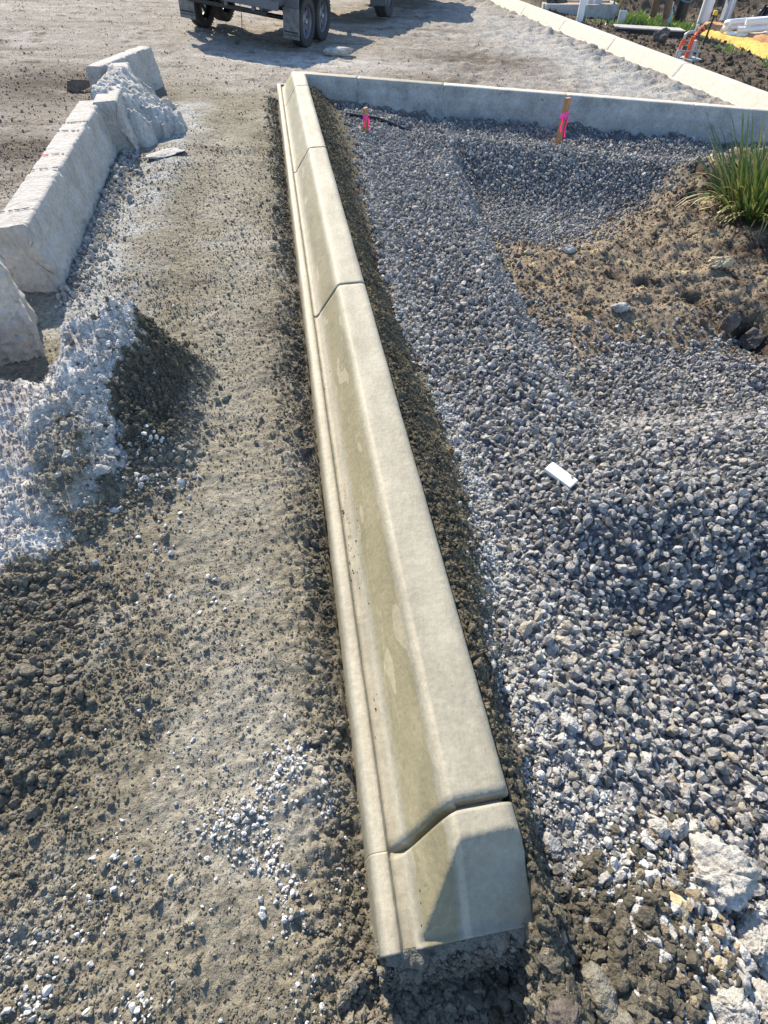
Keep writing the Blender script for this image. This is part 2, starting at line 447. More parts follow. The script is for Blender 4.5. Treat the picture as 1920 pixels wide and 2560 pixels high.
M['timber'] = simple('pine_stake', (.42, .22, .10), .8, var=.3, nscale=25)
M['pink'] = simple('flagging_tape', (.95, .06, .38), .4, var=.08)
M['blackp'] = simple('black_plastic', (.012, .013, .016), .4)
M['tyre'] = simple('tyre_rubber', (.04, .041, .045), .85, nscale=60, bs=.4)
M['rim'] = simple('grey_steel_wheel', (.16, .18, .22), .5, .3)
M['paint'] = simple('charcoal_paint', (.12, .13, .155), .45, .2)
M['flap'] = simple('dusty_rubber', (.17, .17, .175), .8, nscale=14, var=.35)
M['red'] = simple('red_lens', (.55, .02, .02), .25)
M['steel'] = simple('galvanised_steel', (.45, .46, .47), .45, .7)
M['whitep'] = simple('white_pvc', (.78, .79, .80), .35, var=.04, bs=0)
M['greyp'] = simple('grey_pvc', (.50, .52, .55), .4, var=.06, bs=.05)
M['orange'] = simple('orange_plastic', (.85, .10, .03), .45, var=.1)
M['yellow'] = simple('yellow_paint', (.85, .55, .05), .7, var=.12)
M['blue'] = simple('teal_paint', (.16, .36, .40), .4, var=.12)
M['trouser'] = simple('brown_work_trousers', (.20, .125, .085), .9, var=.2, nscale=18)
M['boot'] = simple('tan_leather', (.34, .17, .06), .75, var=.2)
M['skin'] = simple('skin', (.52, .30, .21), .55, var=.05)
M['shirt'] = simple('yellow_work_shirt', (.62, .60, .06), .85, var=.1)
M['hair'] = simple('dark_hair', (.03, .02, .015), .7)
M['glass'] = simple('dark_glass', (.02, .025, .03), .08, bs=0)
M['mulch'] = simple('orange_mulch', (.50, .27, .13), .95, var=.4, nscale=40, bs=.8, bd=.01)
M['sand'] = simple('yellow_sand', (.62, .42, .10), .95, var=.3, nscale=14, bs=.8, bd=.02)
M['paint_red'] = simple('red_paint_mark', (.5, .06, .08), .8)
M['paint_dk'] = simple('black_paint_mark', (.05, .05, .055), .8, var=.4)
M['white'] = simple('white_foam', (.86, .86, .84), .8, var=.04, nscale=60)
M['sheet'] = simple('black_sheeting', (.02, .022, .025), .35)

def leaf_mat(name, a, b):
    m, nt, p = new_mat(name)
    oi = N(nt, 'ShaderNodeObjectInfo')
    v = coords(nt)
    c = ramp(nt, oi.outputs['Random'], [(.0, a), (.75, b), (1., (.40, .36, .12))])
    c = mixc(nt, c, ramp(nt, noise(nt, v, 9.), [(.3, .7), (.7, 1.25)]), 1., 'MULTIPLY')
    nt.links.new(c, p.inputs['Base Color'])
    p.inputs['Roughness'].default_value = .45
    tr = N(nt, 'ShaderNodeBsdfTranslucent'); nt.links.new(c, tr.inputs['Color'])
    ms = N(nt, 'ShaderNodeMixShader'); ms.inputs[0].default_value = .3
    out = nt.nodes['Material Output']
    nt.links.new(p.outputs[0], ms.inputs[1]); nt.links.new(tr.outputs[0], ms.inputs[2]); nt.links.new(ms.outputs[0], out.inputs['Surface'])
    return m
M['leaf'] = leaf_mat('strap_leaf', (.06, .125, .035), (.15, .21, .055))
M['dry'] = leaf_mat('dry_leaf', (.42, .33, .14), (.50, .42, .2))
M['grass'] = leaf_mat('grass_blade', (.10, .20, .04), (.17, .28, .06))

# ------------------------------------------------------------------ object helpers
def mesh_np(name, verts, quads, mat=None, smooth=True):
    me = bpy.data.meshes.new(name)
    verts = np.asarray(verts, np.float32); quads = np.asarray(quads, np.int32)
    k = quads.shape[1]
    me.vertices.add(len(verts)); me.vertices.foreach_set('co', verts.ravel())
    me.loops.add(quads.size); me.loops.foreach_set('vertex_index', quads.ravel())
    me.polygons.add(len(quads))
    me.polygons.foreach_set('loop_start', np.arange(0, quads.size, k, dtype=np.int32))
    me.polygons.foreach_set('use_smooth', np.full(len(quads), smooth))
    me.update(calc_edges=True); me.validate()
    if mat: me.materials.append(mat)
    return me

def obj(name, me, parent=None, loc=(0, 0, 0), rot=(0, 0, 0)):
    o = bpy.data.objects.new(name, me); COL.objects.link(o)
    o.parent = parent; o.location = loc; o.rotation_euler = rot
    return o

def tag(o, label=None, cat=None, group=None, kind=None):
    for k, v in (('label', label), ('category', cat), ('group', group), ('kind', kind)):
        if v: o[k] = v
    if cat and not kind: o['kind'] = 'thing'
    return o

def thing(name, label, cat, loc=(0, 0, 0), rot=(0, 0, 0), group=None):
    o = bpy.data.objects.new(name, None); COL.objects.link(o)
    o.location = loc; o.rotation_euler = rot; o.empty_display_size = .1
    return tag(o, label, cat, group)

class MB:
    def __init__(s): s.bm = bmesh.new()
    def box(s, c, d, rot=None, bev=0.):
        r = bmesh.ops.create_cube(s.bm, size=1)
        vs = r['verts']
        bmesh.ops.scale(s.bm, vec=d, verts=vs)
        if bev:
            es = list({e for v in vs for e in v.link_edges})
            g = bmesh.ops.bevel(s.bm, geom=es, offset=bev, segments=2, affect='EDGES', profile=.5)
            vs = list({v for f in g['faces'] for v in f.verts} | {v for v in vs if v.is_valid})
        if rot: bmesh.ops.rotate(s.bm, verts=vs, cent=(0, 0, 0), matrix=Euler(rot).to_matrix())
        bmesh.ops.translate(s.bm, vec=c, verts=vs)
        return s
    def tube(s, pts, r, seg=12, cap=True):
        pts = [Vector(p) for p in pts]
        rs = r if hasattr(r, '__len__') else [r] * len(pts)
        rings = []; up = None
        for i, p in enumerate(pts):
            t = (pts[min(i + 1, len(pts) - 1)] - pts[max(i - 1, 0)]).normalized()
            if up is None: up = t.orthogonal().normalized()
            up = (up - t * up.dot(t)).normalized(); sd_ = t.cross(up)
            rings.append([s.bm.verts.new(p + (up * math.cos(a) + sd_ * math.sin(a)) * rs[i]) for a in [2 * math.pi * k / seg for k in range(seg)]])
        for a, b in zip(rings[:-1], rings[1:]):
            for k in range(seg):
                s.bm.faces.new((a[k], a[(k + 1) % seg], b[(k + 1) % seg], b[k]))
        if cap:
            s.bm.faces.new(rings[0][::-1]); s.bm.faces.new(rings[-1])
        return s
    def lathe(s, prof, seg=32, axis='X'):
        rings = []
        for (h, r) in prof:
            ring = []
            for k in range(seg):
                a = 2 * math.pi * k / seg
                v = {'X': (h, r * math.cos(a), r * math.sin(a)), 'Z': (r * math.cos(a), r * math.sin(a), h)}[axis]
                ring.append(s.bm.verts.new(v))
            rings.append(ring)
        for a, b in zip(rings[:-1], rings[1:]):
            for k in range(seg):
                s.bm.faces.new((a[k], a[(k + 1) % seg], b[(k + 1) % seg], b[k]))
        return s
    def prism(s, pts, a, b, plane='XZ'):
        def mk(p, t): return {'XZ': (p[0], t, p[1]), 'YZ': (t, p[0], p[1]), 'XY': (p[0], p[1], t)}[plane]
        lo = [s.bm.verts.new(mk(p, a)) for p in pts]; hi = [s.bm.verts.new(mk(p, b)) for p in pts]
        n = len(pts)
        s.bm.faces.new(lo[::-1]); s.bm.faces.new(hi)
        for i in range(n): s.bm.faces.new((lo[i], lo[(i + 1) % n], hi[(i + 1) % n], hi[i]))
        return s
    def build(s, name, mat, parent=None, smooth=False, loc=(0, 0, 0), rot=(0, 0, 0)):
        bmesh.ops.recalc_face_normals(s.bm, faces=s.bm.faces)
        me = bpy.data.meshes.new(name); s.bm.to_mesh(me); s.bm.free()
        me.materials.append(mat)
        if smooth:
            me.polygons.foreach_set('use_smooth', [True] * len(me.polygons))
            try: me.set_sharp_from_angle(angle=R(35))
            except Exception: pass
        return obj(name, me, parent, loc, rot)

def gz(x, y):
    return float(terrain(np.array([x]), np.array([y]), False)[0][0])

def copy_tree(o, parent=None):
    c = o.copy(); COL.objects.link(c); c.parent = parent
    for ch in list(o.children): copy_tree(ch, c)
    return c

# ------------------------------------------------------------------ ground
def build_ground():
    u = np.concatenate([np.linspace(-2.2, -.56, 60, endpoint=False), np.linspace(-.56, .86, 640), np.linspace(.86, 2.4, 60)[1:]])
    s = [-1.0]; 
    while s[-1] < 21: s.append(s[-1] + .0021 * (s[-1] + 2.2) * (1 + .06 * max(s[-1], 0)))
    while s[-1] < 500: s.append(s[-1] + .06 * (s[-1] + 2.2))
    y = np.array(s)
    Y, U = np.meshgrid(y, u, indexing='ij')
    X = U * (Y + 2.2)
    z, m = terrain(X, Y)
    c = colour(X, Y, m)
    nr, nc = X.shape
    V = np.stack([X, Y, z], -1).reshape(-1, 3)
    i = np.arange(nr * nc).reshape(nr, nc)
    Q = np.stack([i[:-1, :-1], i[:-1, 1:], i[1:, 1:], i[1:, :-1]], -1).reshape(-1, 4)
    me = mesh_np('ground', V, Q, M['earth'])
    at = me.attributes.new('albedo', 'FLOAT_COLOR', 'POINT')
    at.data.foreach_set('color', np.concatenate([c.reshape(-1, 3), np.ones((nr * nc, 1))], 1).astype(np.float32).ravel())
    o = obj('ground', me)
    tag(o, 'crumbly olive dirt and dusty road ground of the building site', None, kind='structure')
    print('ground', nr, nc)
build_ground()

# ------------------------------------------------------------------ kerbs
# profile: offset to the left of the back edge, height above the lip datum, damp flag (negative = paler), groove depth
def kerb_profile(foot=-.16):
    P = [(-.012, foot, 0, 0), (-.008, .02, 0, 0), (-.004, .09, 0, .4), (.0, .15, 0, 1), (.0025, .168, 0, 1), (.009, .181, 0, 1), (.018, .1875, 0, 1)]
    for o in np.linspace(.03, .12, 6): P.append((o, .1905 - .002 * (o - .03) / .09, 0, 1))
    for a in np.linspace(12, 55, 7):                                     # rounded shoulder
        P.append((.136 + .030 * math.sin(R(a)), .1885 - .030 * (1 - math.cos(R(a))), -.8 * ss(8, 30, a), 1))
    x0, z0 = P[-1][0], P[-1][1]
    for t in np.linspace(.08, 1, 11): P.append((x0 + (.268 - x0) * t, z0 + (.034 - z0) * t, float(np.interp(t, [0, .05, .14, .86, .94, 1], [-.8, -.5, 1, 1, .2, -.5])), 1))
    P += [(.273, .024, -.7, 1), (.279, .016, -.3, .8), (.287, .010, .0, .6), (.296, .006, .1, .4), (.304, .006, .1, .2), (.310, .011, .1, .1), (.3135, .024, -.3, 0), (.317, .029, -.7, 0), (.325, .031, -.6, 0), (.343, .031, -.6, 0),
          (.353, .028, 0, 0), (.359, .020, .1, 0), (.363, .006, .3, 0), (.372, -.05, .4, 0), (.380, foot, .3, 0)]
    return np.array(P)

def frames(path):
    """per-vertex left normals with mitre"""
    p = np.array(path, float); d = np.diff(p[:, :2], axis=0); d /= np.linalg.norm(d, axis=1)[:, None]
    n = np.stack([-d[:, 1], d[:, 0]], 1)
    nn = np.zeros((len(p), 2)); nn[0] = n[0]; nn[-1] = n[-1]
    for i in range(1, len(p) - 1):
        b = n[i - 1] + n[i]; b /= np.linalg.norm(b); nn[i] = b / max(.35, b @ n[i])
    return p, nn

def resample(path, s0, s1, step, edge):
    p = np.array(path, float); L = np.concatenate([[0], np.cumsum(np.linalg.norm(np.diff(p[:, :2], axis=0), axis=1))])
    q = np.concatenate([[s0, s0 + edge * .35, s0 + edge * .7, s0 + edge], np.linspace(s0 + edge, s1 - edge, max(2, int((s1 - s0) / step)))[1:-1], [s1 - edge, s1 - edge * .7, s1 - edge * .35, s1]])
    keep = [l for l in L[1:-1] if s0 + edge < l < s1 - edge]
    q = np.unique(np.concatenate([q, keep]))
    return q, np.stack([np.interp(q, L, p[:, k]) for k in range(3)], 1)

def sweep_segment(name, path, s0, s1, prof, mat, parent, depth0=.02, depth1=.02, edge=.008, step=.03, wav=.002, back=0., endramp=None, seed=0., mats=None, skew=()):
    q, P = resample(path, s0, s1, step, edge)
    full, nn = frames(path)
    L = np.concatenate([[0], np.cumsum(np.linalg.norm(np.diff(full[:, :2], axis=0), axis=1))])
    # normals: constant on straight runs, mitred at bends
    d = np.diff(full[:, :2], axis=0); d /= np.linalg.norm(d, axis=1)[:, None]
    nrm = np.zeros((len(q), 2))
    for i, t in enumerate(q):
        j = min(max(np.searchsorted(L, t, 'right') - 1, 0), len(d) - 1)
        nrm[i] = (-d[j, 1], d[j, 0])
        k = np.argmin(np.abs(L - t))
        if abs(L[k] - t) < 1e-6: nrm[i] = nn[k]
    off, hz, damp, gd = prof.T
    # inward profile normal for the joint groove
    tx = np.gradient(off); tz = np.gradient(hz); ln = np.hypot(tx, tz); nx, nz = tz / ln, -tx / ln
    nx, nz = -nx, -nz                       # points out of the concrete
    dep = np.zeros(len(q))
    e0 = np.clip((q - s0) / edge, 0, 1); e1 = np.clip((s1 - q) / edge, 0, 1)
    dep = depth0 * (1 - e0) ** .5 * (e0 < 1) + depth1 * (1 - e1) ** .5 * (e1 < 1)
    dep = np.where(e0 >= 1, 0, depth0 * np.sqrt(np.clip(1 - e0, 0, 1))) + np.where(e1 >= 1, 0, depth1 * np.sqrt(np.clip(1 - e1, 0, 1)))
    A = dep[:, None] * gd[None]
    S, O = np.meshgrid(q, off, indexing='ij')
    w = wav * fbm(S + seed, O * 3, 2.2, 3) + wav * .35 * fbm(S + seed, O, 30., 2)
    if back:
        bm_ = (hz < .165) & (off < .02)
        w = w + back * (fbm(S + seed, np.broadcast_to(hz, S.shape) * 1., 14., 4) * .7 - clods(S, np.broadcast_to(hz, S.shape), 22.) * .35) * bm_[None]
    oo = off[None] + nx[None] * (w - A); zz = hz[None] + nz[None] * (w - A)
    if endramp is not None:
        zz = np.minimum(zz, endramp(q)[:, None] + .004 * fbm(S, O, 20., 3))
    X = P[:, 0:1] + nrm[:, 0:1] * oo; Y = P[:, 1:2] + nrm[:, 1:2] * oo; Z = P[:, 2:3] + zz
    for sj_, am in skew: Y = Y - am * ss(.13, .30, off)[None] * np.exp(-((q - sj_) / .14) ** 2)[:, None]
    nr, nc = X.shape
    V = np.stack([X, Y, Z], -1).reshape(-1, 3)
    i = np.arange(nr * nc).reshape(nr, nc)
    Q = np.stack([i[:-1, :-1], i[1:, :-1], i[1:, 1:], i[:-1, 1:]], -1).reshape(-1, 4)
    Q = Q[:, ::-1]
    me = mesh_np(name, V, Q, mat)
    if mats:
        me.materials.append(mats)
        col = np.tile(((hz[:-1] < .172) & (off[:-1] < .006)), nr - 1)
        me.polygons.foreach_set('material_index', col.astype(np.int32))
    # end caps
    bm = bmesh.new(); bm.from_mesh(me); bm.verts.ensure_lookup_table()
    for r in (0, nr - 1):
        try:
            f = bm.faces.new([bm.verts[int(k)] for k in i[r]]); f.smooth = False
        except Exception: pass
    bmesh.ops.recalc_face_normals(bm, faces=bm.faces)
    bm.to_mesh(me); bm.free()
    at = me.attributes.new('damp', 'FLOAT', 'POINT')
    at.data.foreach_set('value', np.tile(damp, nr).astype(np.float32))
    return obj(name, me, parent)

kp = kerb_profile()
main_path = [(.36, KERB_END, 0), (.36, CORNER[1], 0)]
kerb = thing('concrete_kerb', 'new pale concrete kerb and gutter lip running from foreground to far corner', 'kerb')
JOINTS = [.285, 2.93, 5.42, 7.72]
ramp_end = lambda q: .036 + np.clip((q + KERB_END - .055) / .165, 0, 1) * .1555 + np.where(q + KERB_END > .22, 1., 0.)
y0 = KERB_END
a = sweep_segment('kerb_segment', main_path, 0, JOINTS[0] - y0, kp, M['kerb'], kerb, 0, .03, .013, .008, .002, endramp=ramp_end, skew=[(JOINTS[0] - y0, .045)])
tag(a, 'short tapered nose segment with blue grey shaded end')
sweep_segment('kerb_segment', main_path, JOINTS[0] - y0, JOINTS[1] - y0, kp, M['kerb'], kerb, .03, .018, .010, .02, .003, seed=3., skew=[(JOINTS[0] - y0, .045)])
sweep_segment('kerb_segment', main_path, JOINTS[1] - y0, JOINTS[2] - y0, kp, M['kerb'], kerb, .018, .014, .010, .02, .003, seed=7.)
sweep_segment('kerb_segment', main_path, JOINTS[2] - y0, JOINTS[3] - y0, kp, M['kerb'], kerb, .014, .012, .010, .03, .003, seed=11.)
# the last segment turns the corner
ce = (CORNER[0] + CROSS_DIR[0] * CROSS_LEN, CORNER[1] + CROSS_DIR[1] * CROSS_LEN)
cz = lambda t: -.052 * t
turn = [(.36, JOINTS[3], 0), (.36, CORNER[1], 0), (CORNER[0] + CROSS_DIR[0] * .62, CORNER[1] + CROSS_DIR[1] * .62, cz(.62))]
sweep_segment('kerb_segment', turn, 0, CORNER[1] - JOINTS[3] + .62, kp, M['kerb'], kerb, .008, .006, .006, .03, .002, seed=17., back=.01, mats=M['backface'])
# rough footing under the nose
def footing():
    nx_, nz_ = 90, 50
    xs = np.linspace(-.015, .385, nx_); zs = np.linspace(-.20, .034, nz_)
    V = []; 
    X, Z = np.meshgrid(xs, zs, indexing='ij')
    top = np.interp(X, [-.015, .0, .05, .1, .36, .385], [-.02, .012, .012, .022, .026, .0])
    Zt = -.2 + (Z + .2) / .234 * (top + .2)
    t = (Z + .2) / .234
    Y = .048 - .022 * np.sin(t * math.pi) - .03 * (1 - t) + .012 * fbm(X, Z, 18., 4) - .026 * clods(X, Z, 26.) - .014 * clods(X, Z, 60., 5.)
    Y = Y + .05 * ss(.02, -.015, X) + .05 * ss(.36, .385, X)
    Y = np.where(t > .985, .045, Y)
    V = np.stack([X, Y, Zt + .006 * fbm(X, Z, 30., 3) * (t < .95)], -1).reshape(-1, 3)
    i = np.arange(nx_ * nz_).reshape(nx_, nz_)
    Q = np.stack([i[:-1, :-1], i[1:, :-1], i[1:, 1:], i[:-1, 1:]], -1).reshape(-1, 4)
    o = obj('footing', mesh_np('footing', V, Q, M['footing']), kerb)
    tag(o, 'dark raw concrete footing exposed under the nose')
footing()

cross = thing('concrete_kerb', 'older kerb across the back of the gravel with its blue grey rear face in shade', 'kerb')
cstart = .62
cpath = [(CORNER[0] + CROSS_DIR[0] * t, CORNER[1] + CROSS_DIR[1] * t, cz(t)) for t in (cstart, 2.2, 3.8, 5.4, CROSS_LEN)]
cp = kerb_profile(-.30)
cp2 = [list(r) for r in cp]
# rear: form face with a ledge
rear = [(-.06, -.34, 0, 0), (-.045, -.2, 0, 0), (-.034, -.12, 0, 0), (-.028, -.06, 0, 0), (-.024, -.01, 0, 0), (-.022, .035, 0, 0), (-.021, .062, 0, 0), (-.010, .068, 0, 0), (-.008, .09, 0, 0), (-.005, .12, 0, 1), (-.002, .15, 0, 1)]
cp = np.array(rear + [r for r in cp2 if not (r[1] < .16 and r[0] < .02)])
cj = [0, 1.05, 2.55, 4.1, 5.5, CROSS_LEN - cstart]
for i in range(5):
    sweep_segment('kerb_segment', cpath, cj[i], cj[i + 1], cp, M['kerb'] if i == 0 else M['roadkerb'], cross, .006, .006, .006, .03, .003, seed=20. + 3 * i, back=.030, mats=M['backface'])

rk = thing('concrete_kerb', 'sunlit cream kerb along the far side of the road at right', 'kerb')
rpath = [(p[0], p[1], FALL * p[0] + .02) for p in ROADK]
rk_len = sum(math.dist(ROADK[i], ROADK[i + 1]) for i in range(3))
ys = [5.6, 8.05, 10.55, 12.95, 15.3, 17.7, 20.2, 24.0, 29.8]
sj = [0] + [(y - 5.6) * 1.004 for y in ys[1:]]
for i in range(len(sj) - 1):
    sweep_segment('kerb_segment', rpath, sj[i], min(sj[i + 1], rk_len - .01), kp, M['roadkerb'], rk, .003, .003, .006, .08, .003, seed=50. + 5 * i)

# ------------------------------------------------------------------ loose stone and soil (scattered stuff)
def rock_mesh(name, seed, sub=3, cuts=9, flat=(1, 1, 1), rough=.06, mat=None, smooth=False, lump=0., cutr=(.5, .85)):
    r = random.Random(seed)
    bm = bmesh.new(); bmesh.ops.create_icosphere(bm, subdivisions=sub, radius=1)
    planes = []
    for _ in range(cuts):
        n = Vector((r.gauss(0, 1), r.gauss(0, 1), r.gauss(0, 1))).normalized(); planes.append((n, r.uniform(*cutr)))
    co = np.array([v.co[:] for v in bm.verts])
    k = np.ones(len(co))
    for n, d in planes:
        q = co @ np.array(n); k = np.where(q > d, np.minimum(k, d / np.maximum(q, 1e-6)), k)
    co = co * k[:, None]
    nz_ = fbm(co[:, 0] * 1. + seed, co[:, 1] + co[:, 2] * .7, 1.6, 4)
    co *= (1 + rough * nz_ * 2)[:, None]
    if lump:
        th = np.arctan2(co[:, 1], co[:, 0]); ph = co[:, 2]
        co *= (1 + lump * (clods(th * 1.1 + seed, ph * 1.3, 3.2) - .4) + lump * .5 * (clods(th * 1.1, ph * 1.3 + seed, 7.) - .4))[:, None]
    co *= np.array(flat)
    for v, c in zip(bm.verts, co): v.co = c
    me = bpy.data.meshes.new(name); bm.to_mesh(me); bm.free()
    if mat: me.materials.append(mat)
    me.polygons.foreach_set('use_smooth', [smooth] * len(me.polygons))
    return me

def proto_collection(name, mat, n, **k):
    c = bpy.data.collections.new(name)
    for i in range(n):
        r = random.Random(900 + i)
        fl = (1, r.uniform(.62, .95), r.uniform(.45, .8))
        c.objects.link(bpy.data.objects.new(name, rock_mesh(name, 31 * i + len(name), mat=mat, flat=fl, **k)))
    return c

def scatter(name, P, size, rot, col, coll, nproto, label):
    me = bpy.data.meshes.new(name)
    n = len(P)
    me.vertices.add(n); me.vertices.foreach_set('co', np.asarray(P, np.float32).ravel())
    for nm, ty, key, d in (('scl', 'FLOAT', 'value', size), ('rot', 'FLOAT_VECTOR', 'vector', rot), ('idx', 'INT', 'value', rng.integers(0, nproto, n))):
        at = me.attributes.new(nm, ty, 'POINT')
        at.data.foreach_set(key, np.asarray(d, np.int32 if ty == 'INT' else np.float32).ravel())
    at = me.attributes.new('albedo', 'FLOAT_COLOR', 'POINT')
    at.data.foreach_set('color', np.concatenate([col, np.ones((n, 1))], 1).astype(np.float32).ravel())
    o = obj(name, me); tag(o, label, None, kind='stuff')
    ng = bpy.data.node_groups.new(name, 'GeometryNodeTree')
    ng.interface.new_socket('Geometry', in_out='INPUT', socket_type='NodeSocketGeometry')
    ng.interface.new_socket('Geometry', in_out='OUTPUT', socket_type='NodeSocketGeometry')
    gi = ng.nodes.new('NodeGroupInput'); go = ng.nodes.new('NodeGroupOutput')
    ip = ng.nodes.new('GeometryNodeInstanceOnPoints'); ci = ng.nodes.new('GeometryNodeCollectionInfo')
    ci.inputs['Collection'].default_value = coll; ci.inputs['Separate Children'].default_value = True; ci.inputs['Reset Children'].default_value = True
    ip.inputs['Pick Instance'].default_value = True
    def attr(nm, ty):
        a = ng.nodes.new('GeometryNodeInputNamedAttribute'); a.data_type = ty; a.inputs['Name'].default_value = nm
        return a.outputs['Attribute']
    ng.links.new(gi.outputs[0], ip.inputs['Points']); ng.links.new(ci.outputs[0], ip.inputs['Instance'])
    ng.links.new(attr('idx', 'INT'), ip.inputs['Instance Index'])
    ng.links.new(attr('rot', 'FLOAT_VECTOR'), ip.inputs['Rotation'])
    ng.links.new(attr('scl', 'FLOAT'), ip.inputs['Scale'])
    ng.links.new(ip.outputs[0], go.inputs[0])
    md = o.modifiers.new('scatter', 'NODES'); md.node_group = ng
    print(name, n)
    return o

def rrot(n): return rng.uniform(0, 2 * np.pi, (n, 3))

NP = 14
stones = proto_collection('stone_shape', M['gravel'], NP, sub=4, cuts=12, rough=.04, cutr=(.45, .80))
crumb_c = proto_collection('crumb_shape', M['clod'], NP, sub=3, cuts=9, rough=.14, cutr=(.45, .8))
clod_c = proto_collection('clod_shape', M['clod'], NP, sub=3, cuts=7, rough=.24, lump=.18, cutr=(.45, .85))

def keep_out(x, y):
    """true where loose bits would lie inside a kerb"""
    v, u = cross_side(x, y)
    a = (x > -.02) & (x < .37) & (y > .03) & (v < .40)
    b = (v > -.04) & (v < .40) & (x > .3) & (u < CROSS_LEN)
    k = x - roadk_x(y); c = (k > -.40) & (k < .01)
    return a | b | c

def do_gravel():
    P = []; S = []; C = []
    for layer in range(3):
        st = .029
        gx, gy = np.meshgrid(np.arange(.36, 7.1, st), np.arange(-.6, 8.3, st))
        x = gx.ravel() + rng.uniform(-.6, .6, gx.size) * st; y = gy.ravel() + rng.uniform(-.6, .6, gx.size) * st
        z, m = terrain(x, y, False)
        dmn = m['dm'] + .06 * m['n3']
        fines = ss(.55, .15, y) * ss(.95, .7, x)
        pr_ = (m['bank'] + .45 * m['n3'] > 1.0) & (m['pit'] > .5) & (dmn > .05 - .34 * rng.random(len(x)) ** 2.2 - .4 * (rng.random(len(x)) < .05)) & ~keep_out(x, y)
        dens = np.where(m['v'] > -.30, .35, 1.) * (1 - .75 * fines) * (1 - .9 * ss(.5, -.1, y) * ss(.95, .6, x))
        pr_ &= rng.random(len(x)) < dens * (1. if layer < 2 else .55)
        x, y, z = x[pr_], y[pr_], z[pr_]
        n = len(x)
        s = rng.lognormal(math.log(.0164), .34, n).clip(.007, .033)
        P.append(np.stack([x, y, z + layer * .012 - .003 + rng.uniform(-.006, .008, n)], 1)); S.append(s)
        g = rng.normal(0, 1, (n, 1))
        base = np.array((.335, .332, .325)) * (1 + .24 * g)
        warm = (rng.random((n, 1)) < .12) * np.array((.09, .055, .0))
        pale = (rng.random((n, 1)) < .10) * .13
        C.append(np.clip(base + warm + pale, .07, .6))
    # stray stones on the soil mound and road
    P = np.concatenate(P); S = np.concatenate(S); C = np.concatenate(C)
    scatter('gravel', P, S, rrot(len(P)), C, stones, NP, 'blue grey crushed rock spread in the pit right of the new kerb')
do_gravel()

